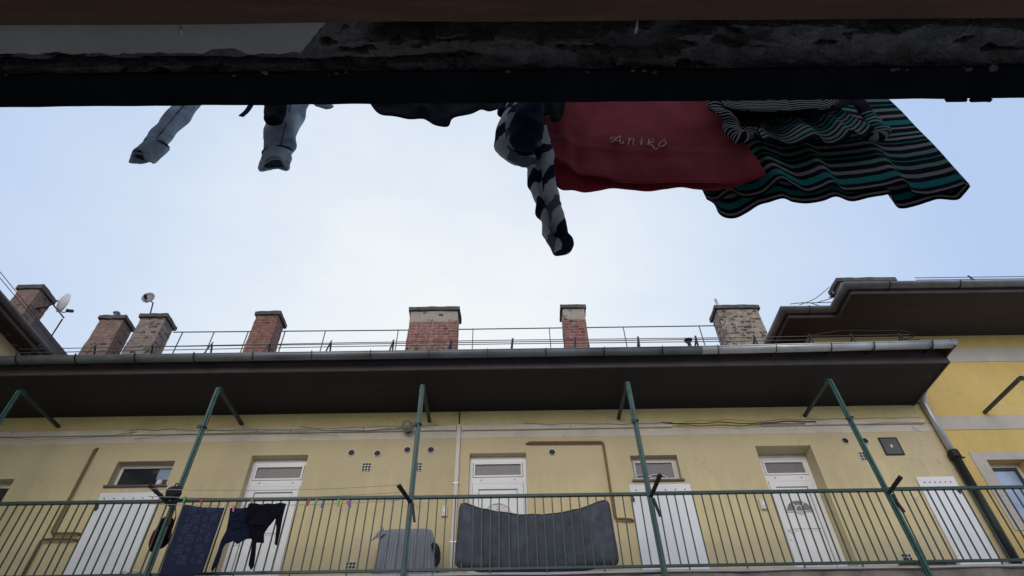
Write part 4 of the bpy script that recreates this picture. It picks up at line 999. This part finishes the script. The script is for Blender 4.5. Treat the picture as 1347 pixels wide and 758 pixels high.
# crumbs of mortar caught on the beam edge
for k in range(22):
    x = random.uniform(-2.1, 2.2); s_ = random.uniform(.003, .008)*(1.5 if x > .9 else 1); bm = new()
    bmesh.ops.create_icosphere(bm, subdivisions=2, radius=s_)
    for v in bm.verts: v.co.x *= random.choice((1.6, 1.8)); v.co.z *= .5; v.co += noise.noise_vector(v.co*90+Vector((k, 0, 0)))*s_*.7
    bmesh.ops.translate(bm, verts=list(bm.verts), vec=(x, 1.117+random.uniform(-.008, .004), 2.3)); part('mortar_crumb', bm, M['concrete'], og)
bm = new()
for x, w_ in ((1.86, .025), (1.9, .02), (1.97, .03), (2.0, .02)): vs, fs = box(bm, x-w_, x+w_, 1.246, 1.258, 2.292, 2.31); [setattr(v, 'co', v.co+noise.noise_vector(v.co*40)*.005) for v in vs]
part('paint_flake', bm, M['steel_beam'], og)
# the house the photograph was taken from, behind and below that gallery
nh = thing('near_house', 'plain plastered house wall behind the photographer carrying the gallery overhead', 'house', (0, -1.2, GZ))
bm = new(); box(bm, -9.3, 14, -1.6, -1.2, GZ, 5.6); part('wall', bm, M['near_wall'], nh)
# near clothesline (its arms stand on the gallery posts beyond the picture)
t = thing('clothesline', 'taut clotheslines above the near gallery carrying the overhead washing', 'clothesline', (0, 1.6, 3.4))
for y_ in (1.52, 1.62, 1.74):
    bm = new(); tube(bm, [(-3.6, y_, 3.4), (0, y_, 3.37), (3.6, y_, 3.4)], .004, 5); part('line', bm, M['wire_pale'], t)
for sx in (-1, 1):
    bm = new(); bar(bm, (sx*3.6, 1.2, 2.5), (sx*3.6, 1.28, 3.45), .05); bar(bm, (sx*3.6, 1.28, 3.3), (sx*3.6, 1.85, 3.42), .04); part('arm', bm, M['black'], t)

# ------------------------------------------------------------------ washing overhead
LZ = 3.375
def hem(pts, z): return [onZ(x, y_, z) for x, y_ in pts]
def hemY(pts, d): return [onY(x, y_, d) for x, y_ in pts]
# red towel: front and back fall of one sheet over the line
def ty(s, t): return .012*math.sin(s*17+1)*t + .02*math.sin(s*5+.5)*t
bm = new()
front = hemY([(724, 208), (735, 211), (745, 216), (757, 226), (770, 231.5), (802, 235), (828, 239), (866, 239.5), (900, 241), (926, 240.5), (960, 237.5), (985, 235), (1006, 232)], 1.585)
top = [(.22+.9*k/8, 1.62, LZ) for k in range(9)]
for p in front: p.y += random.uniform(-.006, .006)
sheet(bm, top, front, 90, 90, lambda s, t: Vector((0, -.0035*max(0, 1-abs(t-.79)/.035) + .008*math.sin(s*21+t*3)*t + .014*noise.noise(Vector((s*9, t*2.5, 3)))*t, .006*noise.noise(Vector((s*25, 1, 1)))*t)), .9, 1., 0, .01, 2.)
back = hemY([(722, 235), (738, 248), (754, 249), (769, 252), (788, 250), (807, 246.5), (830, 249), (854, 252.5), (876, 249), (897, 245), (915, 248), (937, 250.5), (965, 247), (985, 241), (1003, 236)], 1.655)
sheet(bm, [(.22+.9*k/8, 1.625, LZ) for k in range(9)], back, 30, 90, None, .9, 1., 0, .008, 5.)
rt = solo('red_towel', bm, M['red'], 'dark red towel with an embroidered name hanging from the line overhead', 'towel', loc=(.7, 1.62, 2.2), keepuv=True, recalc=False); thick(rt, .005)
# embroidery and woven border follow the front fall
def front_y(z): return 1.62 + (1.585-1.62)*max(0, min(1, (LZ-z)/(LZ-2.24)))
def on_towel(x, y_, off=.014):
    d = 1.6
    for _ in range(4): p = onY(x, y_, d); d = front_y(p.z)-off
    return onY(x, y_, d)
K = 120/1347.
def zp(lst): return [(780+x*K, 160+y_*K) for x, y_ in lst]
strokes = [  # traced letters of the stitched name
    [(250, 300), (285, 300), (325, 265), (365, 235), (400, 215)], [(400, 215), (402, 260), (400, 305), (412, 325), (440, 318), (452, 295), (438, 285)], [(300, 285), (350, 280), (400, 285)],
    [(330, 232), (290, 232), (262, 242), (258, 265), (280, 262)],
    [(512, 255), (535, 250), (532, 290), (515, 345)], [(528, 300), (560, 262), (598, 255), (600, 290), (590, 335), (615, 345)],
    [(685, 285), (722, 278), (715, 310), (705, 338), (735, 335)], [(705, 250), (750, 258)],
    [(828, 262), (825, 295), (805, 345)], [(915, 290), (870, 305), (825, 330), (870, 350), (905, 395), (925, 412), (960, 385)], [(868, 262), (890, 255)], [(800, 335), (825, 320)],
    [(1040, 295), (1000, 305), (972, 340), (985, 365), (1030, 362), (1070, 330), (1078, 300), (1040, 295)], [(1030, 270), (1075, 262)]]
bm = new()
for s in strokes:
    P = spline([on_towel(x, y_, .018) for x, y_ in zp(s)], max(8, len(s)*4)); n = len(P)
    tube(bm, P, [.0015+.0014*math.sin(math.pi*(i+.6)/n) for i in range(n)], 6)
o = link_mesh('embroidery', bm, M['thread'], (.7, 1.62, 2.2), False); o.parent = rt
# green and grey striped jumper
gsw = thing('striped_jumper', 'dark jumper with green and grey stripes flaring at the right of the washing', 'jumper', (1.6, 1.75, 2.2))
hz = 2.235
F1 = [(930, 262), (943, 266), (953, 259), (963, 254), (978, 261), (1004, 256), (1028, 237), (1045, 245), (1062, 254.5), (1080, 250), (1098, 242), (1112, 252), (1136, 251), (1152, 249), (1170, 246), (1186, 241), (1194, 243), (1202, 255), (1222, 257), (1242, 253), (1258, 249), (1275, 243)]
tops = [(.98+1.18*k/10, 1.7, LZ) for k in range(11)]
bm = new(); sheet(bm, tops, hem(F1, hz), 50, 150, lambda s, t: Vector((.05*math.sin(math.pi*t)*(s-.5), 0, 0)), 1., 1.5, 0, .005, 9.)
o = part('front', bm, M['green_stripe'], gsw, keepuv=True, recalc=False); thick(o, .005)
B1 = [(930, 262), (940, 268), (946, 280), (955, 286), (968, 286.5), (982, 280), (998, 270), (1012, 266), (1030, 261), (1044, 266), (1062, 268), (1082, 265), (1100, 259), (1120, 265), (1143, 260), (1160, 257), (1173, 256), (1180, 271), (1190, 274), (1208, 270), (1222, 265), (1236, 261), (1259, 262), (1268, 255), (1276, 245)]
bm = new(); sheet(bm, [(p[0], 1.74, p[2]) for p in tops], hem(B1, hz-.02), 40, 150, lambda s, t: Vector((.05*math.sin(math.pi*t)*(s-.5), 0, 0)), 1., 1.5, 0, .004, 4.)
o = part('back', bm, M['green_stripe'], gsw, keepuv=True, recalc=False); thick(o, .005)
# the half folded over the line, in front
U1 = [(994, 180), (1001, 193), (1012, 187), (1030, 189), (1045, 194), (1060, 191), (1078, 186), (1092, 190), (1108, 188), (1118, 183), (1126, 186), (1136, 180), (1148, 172)]
bm = new(); sheet(bm, [(1.15+.55*k/6, 1.66, LZ) for k in range(7)], hemY(U1, 1.6), 44, 90, lambda s, t: Vector((0, .022*math.sin(s*19+3.*t)*t - .02*t*t, .012*math.sin(s*23+2)*t)), .55, 1.3, 0, .018, 12.)
o = part('folded_half', bm, M['green_stripe_near'], gsw, keepuv=True, recalc=False); thick(o, .005)
bm = new(); uvl = bm.loops.layers.uv.verify(); P = spline(hemY([(1128, 128), (1136, 142), (1150, 158), (1158, 172), (1150, 180), (1138, 176)], 1.62), 20)
tube(bm, P, [.03+.022*math.sin(math.pi*i/19) for i in range(20)], 18, uvl=uvl, ref=(0, 1, 0), flat=.5, wob=.018, seed=2)
part('sleeve_end', bm, M['green_stripe_near'], gsw, keepuv=True)
# black top with fine white stripes
fs_ = thing('fine_striped_top', 'black top with fine white lines bunched beside the red towel', 'top', (1.3, 1.53, 2.7))
bm = new(); sheet(bm, [(1.12+.56*k/6, 1.53, LZ) for k in range(7)], hemY([(952, 141), (970, 146), (985, 146), (1010, 147), (1035, 146.5), (1060, 144), (1080, 144), (1095, 140), (1106, 132)], 1.53), 26, 60, None, .5, 1., 0, .006, 21.)
o = part('body', bm, M['fine_stripe'], fs_, keepuv=True, recalc=False); thick(o, .004)
bm = new(); uvl = bm.loops.layers.uv.verify(); P = spline(hemY([(938, 118), (944, 136), (952, 150), (962, 166), (972, 180), (980, 176), (978, 164)], 1.54), 30)
tube(bm, P, [.045+.008*math.sin(i*1.3)+.006*math.sin(i*2.9) for i in range(24)]+[.042, .036, .03, .026, .022, .016], 22, uvl=uvl, ref=(0, 1, 0), flat=.7, wob=.04, seed=7, twist=3)
o = part('sleeve', bm, M['fine_stripe'], fs_, keepuv=True); smooth(o)
bm = new(); sheet(bm, [(1.12+.5*k/6, 1.56, LZ) for k in range(7)], hemY([(975, 152), (988, 176), (997, 172), (1008, 156), (1040, 154), (1070, 151), (1100, 145), (1125, 133)], 1.575), 26, 60, None, .5, 1., 0, .015, 31.)
o = part('plain_panel', bm, M['black_cloth'], fs_, keepuv=True, recalc=False); thick(o, .005)
# navy, grey and white striped sleeve
hd = thing('striped_hoodie', 'navy and white striped fleece with one long sleeve dangling lowest', 'hoodie', (.2, 1.5, 1.8))
bm = new(); uvl = bm.loops.layers.uv.verify()
cl = hemY([(688, 90), (692, 120), (697, 150), (702, 180), (707, 205), (712, 232), (718, 258), (726, 285), (733, 308), (739, 326), (741, 334)], 1.52); n = 60
rad = [.07, .07, .072, .07, .064, .06, .056, .052, .05, .042, .03]
Rr = []
for i in range(n):
    q = i/(n-1)*(len(rad)-1); k = min(int(q), len(rad)-2); Rr.append(rad[k]+(rad[k+1]-rad[k])*(q-k))
HP = spline(cl, n); tube(bm, HP, Rr, 36, uvl=uvl, ref=(0, 1, 0), flat=.5, wob=.017, seed=5)
for v in bm.verts:                                         # deep lengthwise crease and a few pulled folds
    k = min(range(n), key=lambda i: (HP[i]-v.co).length_squared); dv = v.co-HP[k]
    if dv.y < 0 and k < 50: v.co.y += .05*math.exp(-((dv.x+.008)/.012)**2)
    v.co += dv*(.13*math.sin(k*.55+dv.x*30)*(.3+.7*math.sin(k*.21)**2)*(1 if k < 44 else 0)) + noise.noise_vector(v.co*26)*(.009 if k < 52 else .003)
o = part('sleeve', bm, M['hood_stripe'], hd, keepuv=True); smooth(o)
bm = new(); uvl = bm.loops.layers.uv.verify(); P = spline(hemY([(690, 110), (678, 140), (668, 168), (666, 190), (676, 204), (690, 213), (704, 210)], 1.5), 30)
tube(bm, P, [.05]*6+[.052]*10+[.046]*6+[.04]*4+[.04, .04, .038, .03], 18, uvl=uvl, ref=(0, 1, 0), flat=.8, wob=.022, seed=11)
o = part('second_sleeve', bm, M['hood_stripe'], hd, keepuv=True); smooth(o)
bm = new(); P = spline(hemY([(700, 120), (696, 150), (692, 170), (690, 185), (690, 198)], 1.42), 16); tube(bm, P, [.04, .05, .06, .066, .07, .072, .074, .074, .072, .07, .068, .064, .058, .05, .04, .022], 18, ref=(0, 1, 0), flat=.6, wob=.03, seed=4)
tube(bm, spline(hemY([(690, 172), (702, 176), (712, 178)], 1.41), 8), [.03, .035, .035, .032, .03, .026, .02, .012], 12, ref=(0, 1, 0), flat=.7, wob=.008, seed=1)
o = part('hood_lining', bm, M['navy_cloth'], hd); smooth(o)
bm = new(); P = spline(hemY([(668, 128), (662, 142), (660, 150)], 1.5), 8); tube(bm, P, .022, 10, wob=.008); part('pocket_corner', bm, M['navy_cloth'], hd)
# black garment with a scalloped lower edge, and the black piece over the towel corner
bm = new(); sheet(bm, [(-.72+.72*k/8, 1.6, LZ) for k in range(9)], hemY([(480, 126), (489, 140), (500, 149), (516, 153), (535, 156), (553, 153), (562, 157), (572, 163), (588, 166), (594, 160), (606, 154), (622, 149), (634, 144), (645, 147), (655, 145), (662, 138)], 1.6), 30, 80, None, .7, 1., 0, .02, 14.)
o = solo('black_garment', bm, M['black_cloth'], 'black garment with a wavy hem barely showing below the edge beam', 'clothing', keepuv=True, recalc=False); thick(o, .006)
bm = new(); sheet(bm, [(.14+.22*k/4, 1.5, LZ) for k in range(5)], hemY([(700, 150), (712, 153), (722, 149), (727, 158), (736, 160), (742, 140), (747, 120)], 1.5), 20, 40, None, .2, 1., 0, .02, 24.)
o = solo('black_sock', bm, M['black_cloth'], 'small black sock hanging over the corner of the red towel', 'sock', keepuv=True, recalc=False); thick(o, .008)
# jeans
jn = thing('jeans', 'faded grey jeans with two turned-up legs dangling at the left', 'jeans', (-1.3, 1.55, 2.3))
bm = new(); tube(bm, [(-1.66, 1.6, LZ+.02), (-1.36, 1.57, LZ), (-1.05, 1.6, LZ+.02)], [.05, .06, .05], 14, ref=(0, 1, 0), flat=.5, wob=.015); tube(bm, [(-1.36, 1.58, LZ+.02), (-1.37, 1.58, 3.25), (-1.38, 1.58, 3.15)], [.17, .17, .12], 16, ref=(0, 1, 0), flat=.5, wob=.02)
part('waist', bm, M['denim'], jn)
def leg(top, ctr, radii, seed, name='leg'):
    P = spline([top]+hemY(ctr, 1.57), 40); n = len(P); rr = []
    for i in range(n):
        q = i/(n-1)*(len(radii)-1); k = min(int(q), len(radii)-2); rr.append(radii[k]+(radii[k+1]-radii[k])*(q-k))
    e = P[-1]; d = (P[-1]-P[-5]).normalized(); s_ = d.cross(Vector((0, 1, 0))).normalized(); r1 = rr[-1]
    bm = new(); rings = tube(bm, P, rr, 30, ref=(0, 1, 0), flat=.42, wob=.014, seed=seed, cap=False)
    for i, ring in enumerate(rings):                       # slack creases running across the cloth
        for k, v in enumerate(ring):
            a = 2*math.pi*k/30; L = (P[i]-P[0]).length
            v.co += (v.co-P[i])*(.1*math.sin(a*3+L*16+seed)+.09*noise.noise(Vector((a*1.5, L*11, seed)))+.05*math.sin(L*60+a*2)*(.5+.5*math.sin(L*9)))
    lg = part('leg', bm, M['denim'], jn); thick(lg, .003); smooth(lg)
    s0 = e-d*.1; bm = new()
    rings = tube(bm, [s0-d*.006, s0, s0+d*.03, s0+d*.07, e, e+d*.012], [r1*1.02, r1*1.12, r1*1.14, r1*1.12, r1*1.1, r1*1.02], 30, ref=(0, 1, 0), flat=.5, wob=.01, seed=seed+1, cap=False)
    for i, ring in enumerate(rings):
        for k, v in enumerate(ring):
            a = 2*math.pi*k/30; v.co += d*(.022*i/5*math.sin(a*2+seed)+.01*i/5*noise.noise(Vector((a*2, seed, 1)))) + (v.co-s0-d*((v.co-s0).dot(d)))*(.16*math.sin(a*3+seed*2)*i/5)
    c_ = part('cuff', bm, [M['denim']], lg); thick(c_, .005)
    bm = new(); tube(bm, [e-d*.07, e-d*.016], [r1*.9, r1*.96], 22, ref=(0, 1, 0), flat=.46, wob=.012, seed=seed+2); part('cuff_shade', bm, M['denim_dark'], lg)  # dark plug: the shade inside the leg opening is put into its colour
    bm = new(); t_ = d.cross(s_); tube(bm, [s0-d*.004+s_*math.cos(a)*r1*1.14+t_*math.sin(a)*r1*.57 for a in [2*math.pi*j/24 for j in range(25)]], .005, 6); part('cuff_edge', bm, M['seam'], lg)
    bm = new(); tube(bm, [P[i]+s_*rr[i]*.3+Vector((0, -rr[i]*.46, 0)) for i in range(8, n-5)], .0028, 5); part('side_seam', bm, M['seam'], lg)
leg((-1.43, 1.58, 3.2), [(268, 110), (244, 140), (226, 162), (208, 184), (196, 200), (188, 208)], [.085, .074, .066, .06, .055, .054, .056], 1)
leg((-1.3, 1.58, 3.2), [(386, 105), (380, 138), (374, 165), (368, 190), (364, 206), (362, 217)], [.11, .11, .104, .088, .07, .058, .058], 8)
# sock over the second leg, strap, white rag
bm = new(); uvl = None; P = spline(hemY([(366, 100), (364, 125), (362, 145), (360, 156), (361, 164)], 1.46), 16); tube(bm, P, [.05, .052, .052, .052, .052, .052, .054, .056, .056, .054, .05, .05, .046, .04, .03, .015], 16, ref=(0, 1, 0), flat=.5, wob=.014, seed=3)
o = solo('black_sock', bm, M['black_cloth'], 'black sock hanging in front of the right jeans leg', 'sock'); smooth(o)
bm = new(); P = spline(hemY([(336, 128), (329, 140), (324, 147), (317, 153)], 1.58), 10)
for a, b in zip(P, P[1:]): bar(bm, a, b, .026, .006, up=(0, 1, 0))
solo('fabric_strap', bm, M['navy_cloth'], 'short dark strap end hanging between the two jeans legs', 'strap')
bm = new(); P = spline(hemY([(410, 125), (420, 136), (430, 141), (438, 138)], 1.55), 10); tube(bm, P, [.02, .022, .024, .026, .026, .024, .022, .02, .016, .01], 12, ref=(0, 1, 0), flat=.6, wob=.01)
solo('white_rag', bm, M['denim'], 'small pale rag peeping out right of the jeans', 'rag')

# ------------------------------------------------------------------ light
SUN_EL, SUN_AZ = R(17), R(190)        # azimuth from +Y clockwise; the sun lamp is a soft fill added behind the camera to lift the facade
w = bpy.data.worlds.new('World'); scene.world = w; w.use_nodes = True; nt = w.node_tree; nt.nodes.clear()
out = N(nt, 'ShaderNodeOutputWorld'); bg = N(nt, 'ShaderNodeBackground'); nt.links.new(bg.outputs[0], out.inputs[0])
sky = N(nt, 'ShaderNodeTexSky', sky_type='NISHITA'); sky.sun_disc = False; sky.sun_elevation = SUN_EL; sky.sun_rotation = SUN_AZ; sky.dust_density = 2.
tc = N(nt, 'ShaderNodeTexCoord'); dp = N(nt, 'ShaderNodeVectorMath', operation='DOT_PRODUCT'); nt.links.new(tc.outputs['Generated'], dp.inputs[0])
dp.inputs[1].default_value = Vector((-.08, .8, .6)).normalized()
cl_ = nz(nt, coords(nt, 'Generated', (1, 1, 2.2)), 2.2, 6, .6)
f = mth(nt, 'ADD', dp.outputs['Value'], mth(nt, 'MULTIPLY', mth(nt, 'SUBTRACT', cl_, .5), .17))
veil = ramp(nt, f, [(.0, (.62, .68, .8)), (.7, (.5, .65, .93)), (.87, (.67, .785, .96)), (.96, (.86, .925, 1.)), (1., (.945, .985, 1.))])
mul = N(nt, 'ShaderNodeVectorMath', operation='SCALE'); mul.inputs['Scale'].default_value = 10.6; nt.links.new(veil, mul.inputs[0])
nt.links.new(mixc(nt, .86, sky.outputs[0], mul.outputs[0]), bg.inputs['Color']); bg.inputs['Strength'].default_value = .1
sl = bpy.data.lights.new('fill_sun', 'SUN'); sl.energy = 1.0; sl.angle = R(35); sl.color = (1, .95, .86)
so = bpy.data.objects.new('fill_sun', sl); C.objects.link(so)
sd = Vector((math.sin(SUN_AZ)*math.cos(SUN_EL), math.cos(SUN_AZ)*math.cos(SUN_EL), math.sin(SUN_EL)))
so.rotation_euler = sd.to_track_quat('Z', 'Y').to_euler()
scene.view_settings.view_transform = 'Standard'; scene.view_settings.look = 'None'; scene.view_settings.exposure = 0; scene.view_settings.gamma = 1
